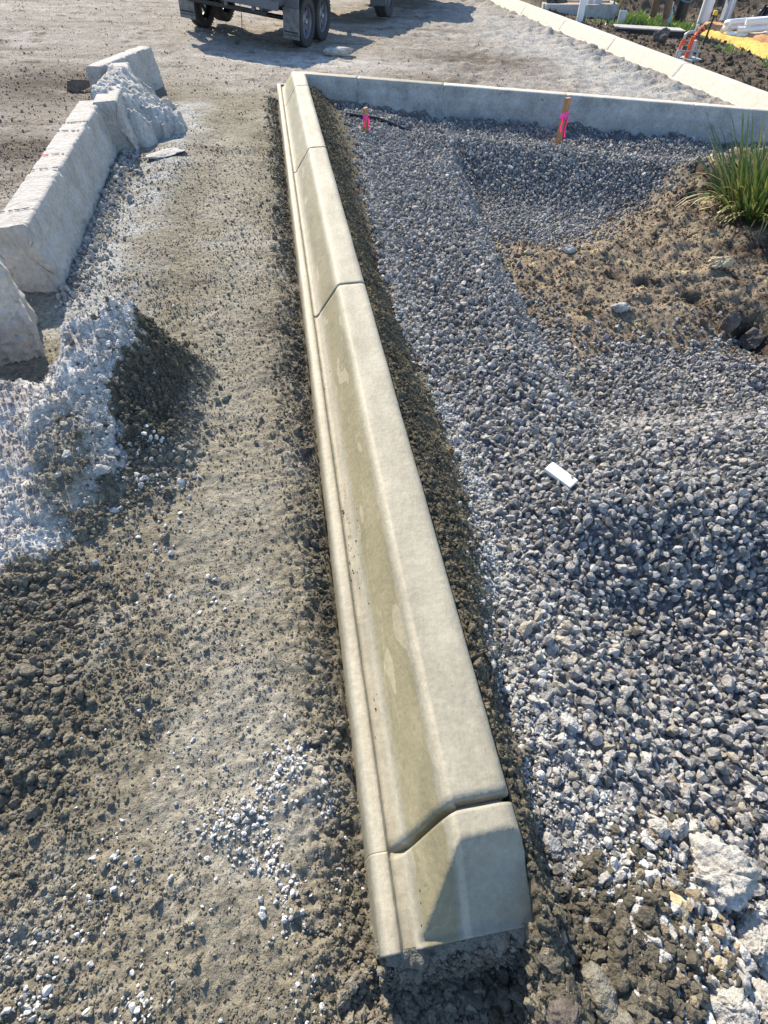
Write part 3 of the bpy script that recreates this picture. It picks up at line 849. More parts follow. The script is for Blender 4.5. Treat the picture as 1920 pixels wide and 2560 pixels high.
def do_clods():
    P = []; S = []; C = []
    def add(x, y, s, dz=0., shade=1., colr=None):
        z, m = terrain(x, y)
        c = colour(x, y, m) * shade if colr is None else colr
        P.append(np.stack([x, y, z + s * .25 + dz], 1)); S.append(s); C.append(c * (1 + .16 * rng.normal(0, 1, (len(x), 1))))
    # everywhere on the left track, denser close to the camera
    n = 90000
    y = -0.35 + 8.8 * rng.random(n) ** 1.9; x = rng.uniform(-1.0, .02, n) * (1.0 + .2 * y) 
    k = (x > -1.45 - .1 * y) & ~keep_out(x, y) & (rng.random(n) < np.clip(.22 + 1.1 * fbm(x, y, 1.7, 3, sx=90) + .5 * np.exp(-((x + .08) / .08) ** 2) + .7 * np.exp(-((x + .9) / .25) ** 2) * ss(2.2, 1.2, y), .04, 1))
    x, y = x[k], y[k]
    add(x, y, rng.lognormal(math.log(.0029), .6, len(x)).clip(.0012, .015))
    n = 90000
    y = -.35 + 6.5 * rng.random(n) ** 2.2; x = rng.uniform(-1.0, .02, n) * (1. + .25 * y)
    k = ~keep_out(x, y) & (rng.random(n) < np.clip(.55 + 1.0 * fbm(x, y, 3.1, 3, sx=60), .12, 1)); x, y = x[k], y[k]
    add(x, y, rng.lognormal(math.log(.0021), .45, len(x)).clip(.001, .006) * (1 + .12 * y))
    # crumbs pushed up beside the lip
    n = 10000
    y = rng.uniform(-.1, 8.2, n); x = -.03 - np.abs(rng.normal(0, .055, n))
    k = rng.random(n) < np.clip(.45 + 1.5 * fbm(x * 0, y, 2.3, 3, sx=14), .08, 1); x, y = x[k], y[k]
    add(x, y, rng.lognormal(math.log(.0052), .6, len(x)).clip(.002, .024))
    # soil bank behind the kerb
    n = 30000
    y = -.5 + 8.7 * rng.random(n) ** 1.5; x = .365 + np.abs(rng.normal(0, .13, n))
    k = ~keep_out(x, y); x, y = x[k], y[k]
    add(x, y, rng.lognormal(math.log(.0038), .6, len(x)).clip(.0015, .02), shade=1.)
    # near right corner: big crumbly clods
    n = 7000
    x = rng.normal(.48, .16, n); y = rng.normal(-.08, .13, n)
    k = ~keep_out(x, y) & (y < .03 + .6 * (x - .36)); x, y = x[k], y[k]
    add(x, y, rng.lognormal(math.log(.0075), .6, len(x)).clip(.002, .035), colr=np.tile((.12, .11, .085), (len(x), 1)))
    # heap
    n = 24000
    x = rng.uniform(-2.1, -.4, n); y = rng.uniform(.9, 2.8, n)
    z, m = terrain(x, y, False); k = (m['heap'] > .04) & ((sdf(x, y, CHALK) > -.02) | (rng.random(n) < .45)); x, y = x[k], y[k]
    add(x, y, rng.lognormal(math.log(.0050), .5, len(x)).clip(.002, .02))
    n = 350
    x = rng.normal(-.80, .10, n); y = rng.normal(1.75, .3, n)
    add(x, y, rng.lognormal(math.log(.007), .5, n).clip(.003, .03), colr=np.where(rng.random((n, 1)) < .5, np.array((.13, .12, .09)), np.array((.5, .5, .49))))
    n = 1300
    x = rng.normal(-.68, .09, n); y = rng.normal(2.1, .24, n)
    add(x, y, rng.lognormal(math.log(.008), .5, n).clip(.003, .026))
    # dark clods along the left foot of the heap
    n = 2800
    x = rng.normal(-1.02, .13, n); y = rng.uniform(.45, 1.22, n)
    add(x, y, rng.lognormal(math.log(.0075), .5, n).clip(.003, .026), colr=np.tile((.20, .18, .14), (n, 1)) if True else None)
    # soil mound, right
    n = 22000
    x = rng.uniform(1.3, 5.0, n); y = rng.uniform(2.0, 5.6, n)
    z, m = terrain(x, y, False); k = m['dm'] < .06; x, y = x[k], y[k]
    add(x, y, rng.lognormal(math.log(.0055), .65, len(x)).clip(.002, .04))
    # verge and spoil bank
    n = 16000
    x = rng.uniform(6.6, 16., n); y = rng.uniform(6., 22., n)
    k = x - roadk_x(y) > .05; x, y = x[k], y[k]
    add(x, y, rng.lognormal(math.log(.014), .6, len(x)).clip(.006, .06))
    # road stones
    n = 9000
    y = 8.6 + 9 * rng.random(n) ** 1.6; x = rng.uniform(-4.5, 6.4, n); v, u = cross_side(x, y)
    k = ((v > .45) | (x < -.1)) & ~keep_out(x, y); x, y = x[k], y[k]
    add(x, y, rng.lognormal(math.log(.0052), .5, len(x)).clip(.003, .02), shade=1.5)
    n = 3000
    y = rng.uniform(2.6, 9., n); x = rng.uniform(-4.2, -1.7, n)
    add(x, y, rng.lognormal(math.log(.006), .5, n).clip(.003, .022), shade=1.3)
    n = 2600
    fx = rng.uniform(-.005, .385, n); fz = rng.uniform(-.16, .012, n)
    fs = rng.lognormal(math.log(.0058), .5, n).clip(.002, .017)
    P.append(np.stack([fx, .030 - .02 * np.sin((fz + .2) / .23 * math.pi) - .03 * (.02 - fz) / .2 + rng.uniform(-.01, .006, n), np.where(fx < .1, fz - .012, fz) - fs], 1)); S.append(fs); C.append(np.tile((.24, .225, .18), (n, 1)) * (1 + .2 * rng.normal(0, 1, (n, 1))))
    n = 5000
    fx = rng.uniform(-.1, .6, n); fy = rng.normal(-.10, .07, n)
    add(fx, fy, rng.lognormal(math.log(.006), .55, n).clip(.002, .024), colr=np.tile((.25, .225, .175), (n, 1)))
    # grit dropped into the gutter of the new kerb
    for cx, cy, n_ in ((.062, 1.45, 40), (.062, 1.20, 45), (.10, 1.35, 12), (.09, .95, 6), (.03, 1.02, 5), (.08, 2.3, 6), (.12, .12, 8), (.07, .6, 8)):
        gx_ = rng.normal(cx, .012, n_).clip(.045, .13); gy_ = rng.normal(cy, .06, n_); gs = rng.lognormal(math.log(.0016), .5, n_).clip(.0008, .006)
        P.append(np.stack([gx_, gy_, np.interp(gx_, [.045, .05, .08, .092, .13], [.008, .006, .014, .034, .085]) + gs * .5], 1)); S.append(gs); C.append(np.tile((.06, .055, .045), (n_, 1)))
    P_ = np.concatenate(P); S_ = np.concatenate(S); C_ = np.clip(np.concatenate(C), .015, .8)
    scatter('soil_crumbs', P_, S_, rrot(len(P_)), C_, clod_c, NP, 'crumbled soil clods lying over the ground')
do_clods()

def do_white():
    X = []; Y = []; S = []
    cl = [(-.17, .52, .035, 60), (-.21, .47, .035, 70), (-.25, .43, .035, 60), (-.33, .38, .05, 80), (-.37, .37, .04, 60), (-.28, .36, .04, 45), (-.29, .30, .03, 40), (-.25, .26, .025, 40), (-.22, .21, .025, 40), (-.20, .14, .03, 40), (-.09, .38, .025, 28), (-.07, .20, .03, 16),
          (-.62, .33, .05, 40), (-.74, .17, .045, 45), (-.70, .24, .05, 36), (-.78, .10, .04, 50), (-.74, .06, .04, 40), (-.53, .03, .035, 50), (-.19, .0, .03, 24), (-.60, .55, .10, 30), (-.55, 1.0, .12, 20), (-.64, 1.62, .05, 50), (-.66, 1.80, .04, 50), (-.68, 1.35, .08, 36),
          (-.5, .35, .28, 60), (-.4, .15, .3, 60), (-.3, .8, .35, 30), (-1.05, 3.4, .2, 70), (-.8, 3.0, .2, 24)]
    for cx, cy, sg, n in cl:
        X.append(rng.normal(cx, sg, n)); Y.append(rng.normal(cy, sg * .8, n)); S.append(rng.lognormal(math.log(.0050 if cy < 1 else .007), .42, n).clip(.002, .013))
    x = np.concatenate(X); y = np.concatenate(Y); s = np.concatenate(S)
    k = ~keep_out(x, y) & (x < .0); x, y, s = x[k], y[k], s[k]
    z, _ = terrain(x, y)
    c = np.clip(np.array((.68, .68, .66)) * (1 + .12 * rng.normal(0, 1, (len(x), 1))), .3, .9)
    P = np.stack([x, y, z + s * .45], 1)
    n = 1500
    yb = rng.uniform(3.1, 5.9, n); xb = np.interp(yb, [3.1, 5.9], [-1.38, -1.44]) + np.abs(rng.normal(0, .09, n)); zb, _ = terrain(xb, yb); sb_ = rng.lognormal(math.log(.0085), .55, n).clip(.003, .035)
    P = np.concatenate([P, np.stack([xb, yb, zb + sb_ * .4], 1)]); s = np.concatenate([s, sb_]); c = np.concatenate([c, np.clip(np.array((.42, .42, .41)) * (1 + .12 * rng.normal(0, 1, (n, 1))), .2, .8)])
    # pale fines banked between soil and crushed rock
    n = 42000
    y2 = rng.uniform(-.3, 7.6, n) ; y2 = -.3 + 7.9 * rng.random(n) ** 2.0
    cxx = np.interp(y2, [-.3, 0, .3, .7, 1.6, 2.2, 3.1, 5, 7.6], [.66, .60, .585, .59, .68, .66, .62, .70, .92])
    wd = np.interp(y2, [-.3, .2, .6, 1.2, 2.5, 7], [.11, .11, .09, .055, .035, .035])
    x2 = cxx + rng.normal(0, 1, n) * wd
    z2, m2 = terrain(x2, y2)
    k = ~keep_out(x2, y2) & (x2 > .445) & (rng.random(n) < np.clip(.5 + 1.6 * fbm(x2, y2, 5., 3, sx=5), .0, 1)); x2, y2, z2 = x2[k], y2[k], z2[k]
    s2 = rng.lognormal(math.log(.0052), .5, len(x2)).clip(.002, .02)
    c2 = np.clip(np.array((.54, .55, .54)) * (1 + .16 * rng.normal(0, 1, (len(x2), 1))), .15, .8)
    P = np.concatenate([P, np.stack([x2, y2, z2 + s2 * .5], 1)]); s = np.concatenate([s, s2]); c = np.concatenate([c, c2])
    # lumps near the lower right corner
    n = 2200
    x3 = rng.normal(.86, .16, n); y3 = rng.normal(.0, .14, n); z3, _ = terrain(x3, y3)
    k = (x3 > .62) & (y3 < .22); x3, y3, z3 = x3[k], y3[k], z3[k]
    s3 = rng.lognormal(math.log(.008), .5, len(x3)).clip(.003, .03)
    t = rng.random((len(x3), 1))
    c3 = np.where(t < .72, np.array((.56, .56, .54)), np.array((.30, .25, .18))) * (1 + .15 * rng.normal(0, 1, (len(x3), 1)))
    P = np.concatenate([P, np.stack([x3, y3, z3 + s3 * .5], 1)]); s = np.concatenate([s, s3]); c = np.concatenate([c, np.clip(c3, .1, .85)])
    scatter('concrete_crumbs', P, s, rrot(len(P)), c, crumb_c, NP, 'pale crumbs of set concrete strewn over dirt on both sides of the kerb')
do_white()

# ------------------------------------------------------------------ big lumps and rocks
def place_rock(name, label, cat, x, y, size, mat, seed, flat=(1, .8, .6), rz=0., lump=0., cuts=6, sink=.3, group=None, sub=5, tilt=(0, 0), dz=0.):
    me = rock_mesh(name, seed, sub=sub, cuts=cuts, flat=flat, rough=.12, mat=mat, smooth=True, lump=lump)
    for v in me.vertices: v.co *= size
    zs = [v.co.z for v in me.vertices]
    o = obj(name, me, None, (x, y, gz(x, y) - min(zs) * (1 - sink) + dz), (tilt[0], tilt[1], rz))
    return tag(o, label, cat, group)

G1 = 'pale lumps of set concrete at lower right'
place_rock('concrete_lump', 'largest crumbly pale concrete lump on the gravel near the lower right corner', 'concrete lump', .93, .07, .105, M['lump'], 5, (1, .72, .62), R(-25), .30, 4, .15, G1)
place_rock('concrete_lump', 'very pale crumbly concrete lump cut by the right edge near the bottom', 'concrete lump', .955, -.085, .06, M['lump'], 12, (1, .8, .7), R(40), .28, 4, .15, G1)
place_rock('concrete_lump', 'tall rough pale lump at the bottom edge beside dark clods', 'concrete lump', .77, -.175, .055, M['lump'], 21, (.8, 1, .7), R(10), .28, 4, .2, G1)
place_rock('concrete_lump', 'pale lump at the very bottom right corner', 'concrete lump', .90, -.20, .05, M['lump'], 25, (1, .9, .7), R(70), .28, 4, .2, G1)
place_rock('concrete_lump', 'small pale round lump just above the largest lump, left one of a pair', 'concrete lump', .80, .19, .028, M['lump'], 33, (1, .9, .85), 0, .2, 4, .1, G1)
place_rock('concrete_lump', 'small pale round lump just above the largest lump, right one of a pair', 'concrete lump', .87, .185, .030, M['lump'], 38, (1, .9, .85), 1., .2, 4, .1, G1)
place_rock('concrete_lump', 'white nub of concrete among crushed rock above the paired lumps', 'concrete lump', .725, .375, .022, M['lump'], 44, (1, .8, .8), 1., .2, 4, .1, G1)
place_rock('tan_rock', 'smooth triangular tan stone left of the largest concrete lump', 'rock', .752, .02, .034, M['rock_tan'], 51, (1, .85, .65), R(60), 0, 7, .15)
place_rock('tan_rock', 'small brown stone below the triangular tan stone', 'rock', .80, -.10, .022, M['rock_tan'], 57, (1, .8, .7), R(10), 0, 6, .15)
G2 = 'dark soil clods at the kerb nose'
place_rock('soil_clod', 'big smooth dark clod just right of the kerb nose footing', 'clod', .47, -.10, .055, M['footing'], 61, (.75, 1, .6), R(15), .10, 3, .2, G2)
place_rock('soil_clod', 'dark split clod at the bottom edge right of the kerb nose', 'clod', .50, -.185, .055, M['footing'], 66, (.8, 1, .6), R(-10), .12, 3, .2, G2)
place_rock('soil_clod', 'rough sunlit clod in front of the kerb nose', 'clod', .36, -.125, .04, M['rock_dark'], 68, (.9, 1, .7), R(30), .2, 3, .2, G2)
place_rock('rubble_slab', 'flat pale slab of rubble on the road right behind the kerb corner', 'rubble', 1.05, 11.0, .26, M['lump'], 71, (1, .45, .28), R(-4), .10, 8, .15)
place_rock('rubble_slab', 'thin flat flake of broken concrete beside the old kerb', 'rubble', -1.02, 5.75, .20, M['lump'], 75, (1, .55, .10), R(25), .05, 7, .2)
place_rock('rubble_slab', 'grey flake of concrete in the mound of spoil left of the farthest old kerb piece', 'rubble', -2.25, 8.1, .17, M['rock_dark'], 77, (1, .6, .4), R(5), .1, 7, .15)
place_rock('pale_rock', 'flat pale rock in the middle of the brown soil mound', 'rock', 2.30, 3.42, .075, M['lump'], 81, (1, .6, .45), R(5), .1, 7, .2)
place_rock('pale_rock', 'yellowish rock at the upper edge of the soil mound where it meets the gravel', 'rock', 1.95, 4.42, .06, M['rock_tan'], 83, (1, .6, .5), R(-35), .1, 7, .2)
place_rock('pale_rock', 'bluish white rock at the upper edge of the soil mound against the dark gravel', 'rock', 2.33, 4.45, .07, M['lump'], 86, (1, .6, .5), R(15), .2, 6, .2)
place_rock('pale_rock', 'pale rock crumbling on the mound below the strap leaved plant', 'rock', 3.42, 3.95, .10, M['rock_tan'], 87, (1, .7, .5), R(15), .3, 5, .2)
place_rock('dark_rock', 'brown rock standing in the hole at the right edge of the soil mound', 'rock', 3.10, 3.22, .11, M['rock_dark'], 91, (.7, .5, 1), R(15), .1, 7, .25)
place_rock('dark_rock', 'dark sunken rock inside the hole at the right edge of the mound', 'rock', 3.42, 3.28, .13, M['rock_dark'], 93, (1, .7, .5), R(35), .1, 7, .25)
place_rock('dark_rock', 'big brown rock on the verge behind the cream kerb', 'rock', 7.75, 13.3, .22, M['rock_dark'], 95, (1, .8, .62), R(20), .05, 8, .25)
place_rock('dark_rock', 'smaller brown rock between the big verge rock and the water tap', 'rock', 7.9, 12.6, .12, M['rock_dark'], 97, (1, .8, .6), R(50), .05, 8, .25)
place_rock('dark_rock', 'black clod resting on the road just behind the cross kerb', 'clod', 2.35, 8.75, .10, M['rock_dark'], 99, (1, .8, .6), R(50), .2, 5, .2)

# ------------------------------------------------------------------ broken pieces of the old kerb
def block(name, label, p0, p1, h, wt, wb, mat, seed, lean=0., rough=.02, z0=None, rise=0., step=True):
    """a broken length of old kerb: swept rough section from p0 to p1"""
    L = math.dist(p0, p1); ns = max(10, int(L / .012)); S = np.linspace(0, L, ns)
    prof = []
    n = 9
    hw, hb = wt / 2, wb / 2
    for t in np.linspace(0, 1, 34): prof.append((hb + (hw - hb) * min(1, t * 1.0) + (.010 * float(ss(.66, .5, t)) if step else 0), -.05 + (h + .05 - .018) * t))
    for a in (20, 45, 70): prof.append((hw - .018 + .018 * math.cos(R(a)), h - .018 + .018 * math.sin(R(a))))
    for t in np.linspace(.08, .92, 10): prof.append((hw - 2 * hw * t, h))
    for a in (110, 135, 160): prof.append((-hw + .03 + .03 * math.cos(R(a)), h - .03 + .03 * math.sin(R(a))))
    for t in np.linspace(0, 1, 14): prof.append((-hw - (hb - hw) * (.25 + .75 * t) * t - (.05 * ss(.35, .6, t)), h - .03 - (h + .02) * t))
    prof = np.array(prof)
    o_, z_ = prof.T
    SS, OO = np.meshgrid(S, o_, indexing='ij'); ZZ = np.broadcast_to(z_, SS.shape).copy()
    arc = np.concatenate([[0], np.cumsum(np.hypot(np.diff(o_), np.diff(z_)))]); AA = np.broadcast_to(arc, SS.shape)
    side = np.broadcast_to((np.arange(len(o_)) < 32) * np.interp(z_, [0, h], [1.4, .5]), SS.shape)
    w = rough * side * (.45 * fbm(SS + seed, AA, 5., 3) + .55 * clods(SS + seed, AA, 30.) + .6 * clods(SS + seed, AA, 62.) - .4) + .003 * fbm(SS + seed, AA, 8., 3)
    for ca in (arc[35], arc[48]): w = w - .022 * np.exp(-((AA - ca) / .03) ** 2) * np.clip(fbm(SS + seed * 2, AA * .5, 7., 3) * 2.2 - .1, 0, 1.2)
    tx = np.gradient(o_); tz = np.gradient(z_); ln = np.hypot(tx, tz) + 1e-9
    OO = OO + (tz / ln)[None] * w; ZZ = ZZ - (tx / ln)[None] * w + rise * (SS / L)
    OO = OO + lean * ZZ
    d = np.array([(p1[0] - p0[0]) / L, (p1[1] - p0[1]) / L]); nn = np.array([d[1], -d[0]])
    brk = .05 * fbm(OO * 1. + seed, ZZ, 6., 4) + .02 * (clods(OO, ZZ, 25.) - .4)
    SP = SS + np.where(SS < .06, brk * (1 - SS / .06), 0) + np.where(SS > L - .06, brk * (1 - (L - SS) / .06), 0)
    cx, cy = p0; base = gz((p0[0] + p1[0]) / 2 + .15, (p0[1] + p1[1]) / 2) if z0 is None else z0
    X = d[0] * SP + nn[0] * OO; Y = d[1] * SP + nn[1] * OO
    V = np.stack([X, Y, ZZ], -1)
    nr, nc = X.shape; i = np.arange(nr * nc).reshape(nr, nc)
    Q = np.stack([i[:-1, :-1], i[1:, :-1], i[1:, 1:], i[:-1, 1:]], -1).reshape(-1, 4)
    V = V.reshape(-1, 3)
    # fractured ends: fan grids
    caps = []
    for r, sg in ((0, -1), (nr - 1, 1)):
        ring = V[i[r]]; cen = ring.mean(0); prev = i[r]
        for k in (.75, .5, .25):
            pts = cen + (ring - cen) * k
            bump_ = .03 * fbm(pts[:, 0] * 1. + pts[:, 1] + seed, pts[:, 2], 12., 4) + .012 * clods(pts[:, 0] + seed, pts[:, 2], 30.)
            pts[:, 0] += d[0] * sg * bump_; pts[:, 1] += d[1] * sg * bump_
            ids = np.arange(len(pts)) + len(V); V = np.concatenate([V, pts])
            for j in range(nc):
                j2 = (j + 1) % nc; caps.append((prev[j], prev[j2], ids[j2], ids[j]))
            prev = ids
        V = np.concatenate([V, cen[None]]); ci = len(V) - 1
        for j in range(0, nc): caps.append((prev[j], prev[(j + 1) % nc], ci, ci))
    quads = np.concatenate([Q, np.array([c for c in caps if c[2] != c[3]])])
    me = bpy.data.meshes.new(name)
    faces = [tuple(map(int, q)) for q in quads] + [tuple(map(int, c[:3])) for c in caps if c[2] == c[3]]
    me.from_pydata(V.tolist(), [], faces)
    bm = bmesh.new(); bm.from_mesh(me); bmesh.ops.recalc_face_normals(bm, faces=bm.faces); bm.to_mesh(me); bm.free()
    me.materials.append(mat)
    me.polygons.foreach_set('use_smooth', [True] * len(me.polygons))
    try: me.set_sharp_from_angle(angle=R(50))
    except Exception: pass
    o = obj(name, me, None, (cx, cy, base))
    tag(o, label, 'broken kerb', 'broken lengths of old kerb at left')
    return o

b1 = block('broken_kerb', 'longest broken length of old kerb at left with paint marks on its flat top', (-1.52, 3.32), (-1.62, 6.05), .36, .19, .24, M['oldtop'], 2.)
for yy, ang, mt, w in ((5.35, .1, 'paint_dk', .016), (5.12, -.1, 'paint_dk', .02), (4.55, .1, 'paint_red', .012), (4.25, .2, 'paint_dk', .010), (3.55, .3, 'paint_dk', .008)):
    t = (yy - 3.32) / 2.73
    rm = random.Random(int(yy * 100)); x_ = -.085
    while x_ < .07:
        l_ = rm.uniform(.02, .06); m_ = MB(); n_ = 9
        pts_ = [(x_ + l_ * (.5 + .5 * math.cos(6.283 * k / n_) * rm.uniform(.6, 1.1)), w * .5 * math.sin(6.283 * k / n_) * rm.uniform(.5, 1.3) + .004 * rm.uniform(-1, 1)) for k in range(n_)]
        m_.prism(pts_, -.0015, .0015, 'XY')
        m_.build('paint_mark', M[mt], b1, loc=(-.10 * t, yy - 3.32, .3655), rot=(0, 0, ang))
        x_ += l_ * rm.uniform(.8, 1.6)
b2 = block('broken_kerb', 'middle broken kerb piece raised above the longest one, with a dark fractured end', (-1.44, 5.92), (-1.57, 7.55), .385, .20, .22, M['oldtop'], 9., lean=-.08, rough=.03)
b3 = block('broken_kerb', 'farthest broken kerb piece turned across behind the others', (-1.84, 7.45), (-1.46, 8.50), .375, .17, .22, M['oldtop'], 15., lean=-.05, rough=.025, step=False)
b0 = block('broken_kerb', 'nearest broken kerb piece cut by the left edge behind the chalky heap', (-2.4, 2.36), (-1.36, 2.76), .43, .20, .30, M['oldtop'], 22., lean=.10, rough=.03)
# concrete spilled against the middle piece, set hard
def spill():
    gx, gy = np.meshgrid(np.linspace(-1.62, -.78, 110), np.linspace(5.95, 7.75, 200), indexing='ij')
    q1 = fbm(gx, gy, 3., 3, sx=8); q2 = fbm(gx, gy, 9., 4, sx=3)
    e = (gx + 1.50) / (.42 + .25 * q1 + .12 * q2 + .12 * np.sin(gy * 5.))
    f = ss(5.98, 6.25, gy) * ss(7.75, 7.2, gy)
    h = (.36 * np.clip(1 - e, 0, 1) ** .8 + .05 * q2 + .035 * clods(gx, gy, 9.) + .02 * clods(gx, gy, 26.)) * f
    body = (e < 1.02) & (f > .02)
    z = terrain(gx, gy, False)[0] - .05 + np.where(e < 1, h + .05 * ss(1., .86, e) * f, 0)
    i = np.arange(gx.size).reshape(gx.shape)
    Q = np.stack([i[:-1, :-1], i[1:, :-1], i[1:, 1:], i[:-1, 1:]], -1).reshape(-1, 4)
    Q = Q[body.ravel()[Q].any(1)]
    o = obj('concrete_spill', mesh_np('concrete_spill', np.stack([gx, gy, z], -1).reshape(-1, 3), Q, M['lump']))
    tag(o, 'hump of spilled set concrete slumping from the right side of the middle broken kerb', 'concrete spill')
spill()

# ------------------------------------------------------------------ stakes, strip, offcut
def stake(name, label, x, y, h, w, tilt, seed):
    t = thing(name, label, 'stake', (x, y, gz(x, y) - .06), (tilt[0], tilt[1], R(20)))
    m_ = MB(); m_.prism([(-w / 2, 0), (w / 2, 0), (w / 2, h + .06), (-w / 2, h + .052)], -w * .42, w * .42)
    m_.build('post', M['timber'], t)
    z = .06 + h * .62
    m_ = MB(); m_.box((0, 0, z), (w * 1.14, w * 1.0, h * .10), (0, .12, 0)); m_.box((w * .1, -.001, z + h * .08), (w * 1.12, w * .99, h * .05), (0, -.2, 0))
    m_.build('ribbon', M['pink'], t)
    # loose tails
    for sx, ln, off in ((.4, .42, .25), (-.55, .30, -.1)):
        bm = bmesh.new(); rows = []
        for k in range(9):
            f = k / 8.
            px = sx * w * (1 + .5 * f) + .008 * math.sin(5 * f + seed); py = -w * .52 - .012 * f
            rows.append((bm.verts.new((px - w * .22, py, z - f * h * ln)), bm.verts.new((px + w * .22, py - .006 * math.sin(7 * f), z - f * h * ln))))
        for (a1, a2), (c1, c2) in zip(rows[:-1], rows[1:]): bm.faces.new((a1, a2, c2, c1))
        r2 = bmesh.ops.solidify(bm, geom=bm.faces[:], thickness=.0012)
        me = bpy.data.meshes.new('ribbon_tail'); bm.to_mesh(me); bm.free(); me.materials.append(M['pink'])
        obj('ribbon_tail', me, t)
    return t
stake('survey_stake', 'short timber stake with pink ribbon near the kerb corner', .90, 6.98, .24, .042, (0, R(1)), 1.)
stake('survey_stake', 'taller brown timber stake with pink ribbon leaning against the cross kerb', 3.20, 7.06, .46, .058, (R(-3), R(5)), 2.)
pa, pb = (.76, 7.62), (2.0, 7.10)
m_ = MB()
pts = [(pa[0] + (pb[0] - pa[0]) * t - pa[0], pa[1] + (pb[1] - pa[1]) * t - pa[1], gz(pa[0] + (pb[0] - pa[0]) * t, pa[1] + (pb[1] - pa[1]) * t) + .035) for t in np.linspace(0, 1, 12)]
for k, p in enumerate(pts): pts[k] = (p[0], p[1], pts[0][2] + (pts[-1][2] - pts[0][2]) * k / 11 if False else p[2])
m_.tube(pts, .021, 10)
tag(m_.build('black_pipe', M['blackp'], None, True, loc=(pa[0], pa[1], 0)), 'long black plastic pipe lying on the gravel below the cross kerb', 'pipe')
m_ = MB(); m_.box((0, 0, 0), (.058, .14, .02), bev=.004)
wb_ = m_.build('foam_offcut', M['white'], None, loc=(1.03, 1.53, gz(1.03, 1.53) + .034), rot=(R(6), R(-6), R(33)))
tag(wb_, 'bright white flat offcut half buried in the gravel', 'offcut')

# ------------------------------------------------------------------ strap-leaved plant
def leaf_mesh(name, L, w, bend, mat, seg=6):
    bm = bmesh.new(); rows = []
    for k in range(seg + 1):
        t = k / seg; a = bend * t * t
        y = L * (math.sin(a) / max(bend, .01) if bend > .01 else 0) ; 
        ang = bend * t
        rows.append((t, ang))
    x = z = 0.; P = [(0, 0)]
    for k in range(seg):
        ang = bend * ((k + .5) / seg) ** 1.6; x += math.sin(ang) * L / seg; z += math.cos(ang) * L / seg; P.append((x, z))
    vs = []
    for k, (px, pz) in enumerate(P):
        t = k / seg; ww = w * (.75 + .5 * t) * (1 - t ** 3) if t < 1 else .0006
        vs.append((bm.verts.new((px, -ww / 2, pz)), bm.verts.new((px - ww * .18, 0, pz - .0)), bm.verts.new((px, ww / 2, pz))))
    for a_, b_ in zip(vs[:-1], vs[1:]):
        bm.faces.new((a_[0], a_[1], b_[1], b_[0])); bm.faces.new((a_[1], a_[2], b_[2], b_[1]))
    me = bpy.data.meshes.new(name); bm.to_mesh(me); bm.free(); me.materials.append(mat)
    me.polygons.foreach_set('use_smooth', [True] * len(me.polygons))
    return me
PX, PY = 4.32, 4.85
plant = thing('strap_leaved_plant', 'green strap leaved tussock plant at the right edge on the soil mound', 'plant', (PX, PY, gz(PX, PY) - .02))
lms = [leaf_mesh('leaf', L, w, b, M['leaf']) for L, w, b in ((.78, .030, .25), (.70, .034, .5), (.66, .030, .9), (.85, .028, .15), (.62, .032, 1.2), (.66, .026, .35))]
dms = [leaf_mesh('dry_leaf', L, w, b, M['dry']) for L, w, b in ((.5, .022, 1.9), (.6, .018, 1.7), (.42, .018, 2.1), (.35, .016, 1.5))]
rp = random.Random(5)
for k in range(300):
    r_ = .25 * math.sqrt(rp.random()); a_ = rp.uniform(0, 2 * math.pi)
    tilt = .05 + 2.6 * r_ + rp.uniform(-.15, .22)
    o = obj('leaf', rp.choice(lms), plant, (r_ * math.cos(a_), r_ * math.sin(a_), 0), (0, max(.0, tilt), a_ + rp.uniform(-.6, .6)))
    s_ = rp.uniform(.7, 1.14); o.scale = (s_, s_, s_)
for k in range(48):
    r_ = .12 + .14 * rp.random(); a_ = rp.uniform(math.pi * .8, math.pi * 1.9)
    o = obj('dry_leaf', rp.choice(dms), plant, (r_ * math.cos(a_), r_ * math.sin(a_), .03), (0, rp.uniform(.5, 1.1), a_ + rp.uniform(-.7, .7)))
    s_ = rp.uniform(.7, 1.2); o.scale = (s_, s_, s_)
sm = leaf_mesh('flower_stem', .95, .006, .2, M['dry'])
for k in range(6):
    obj('flower_stem', sm, plant, (rp.uniform(-.15, .1), rp.uniform(-.1, .1), 0), (0, rp.uniform(.0, .45), rp.uniform(2.2, 4.)))

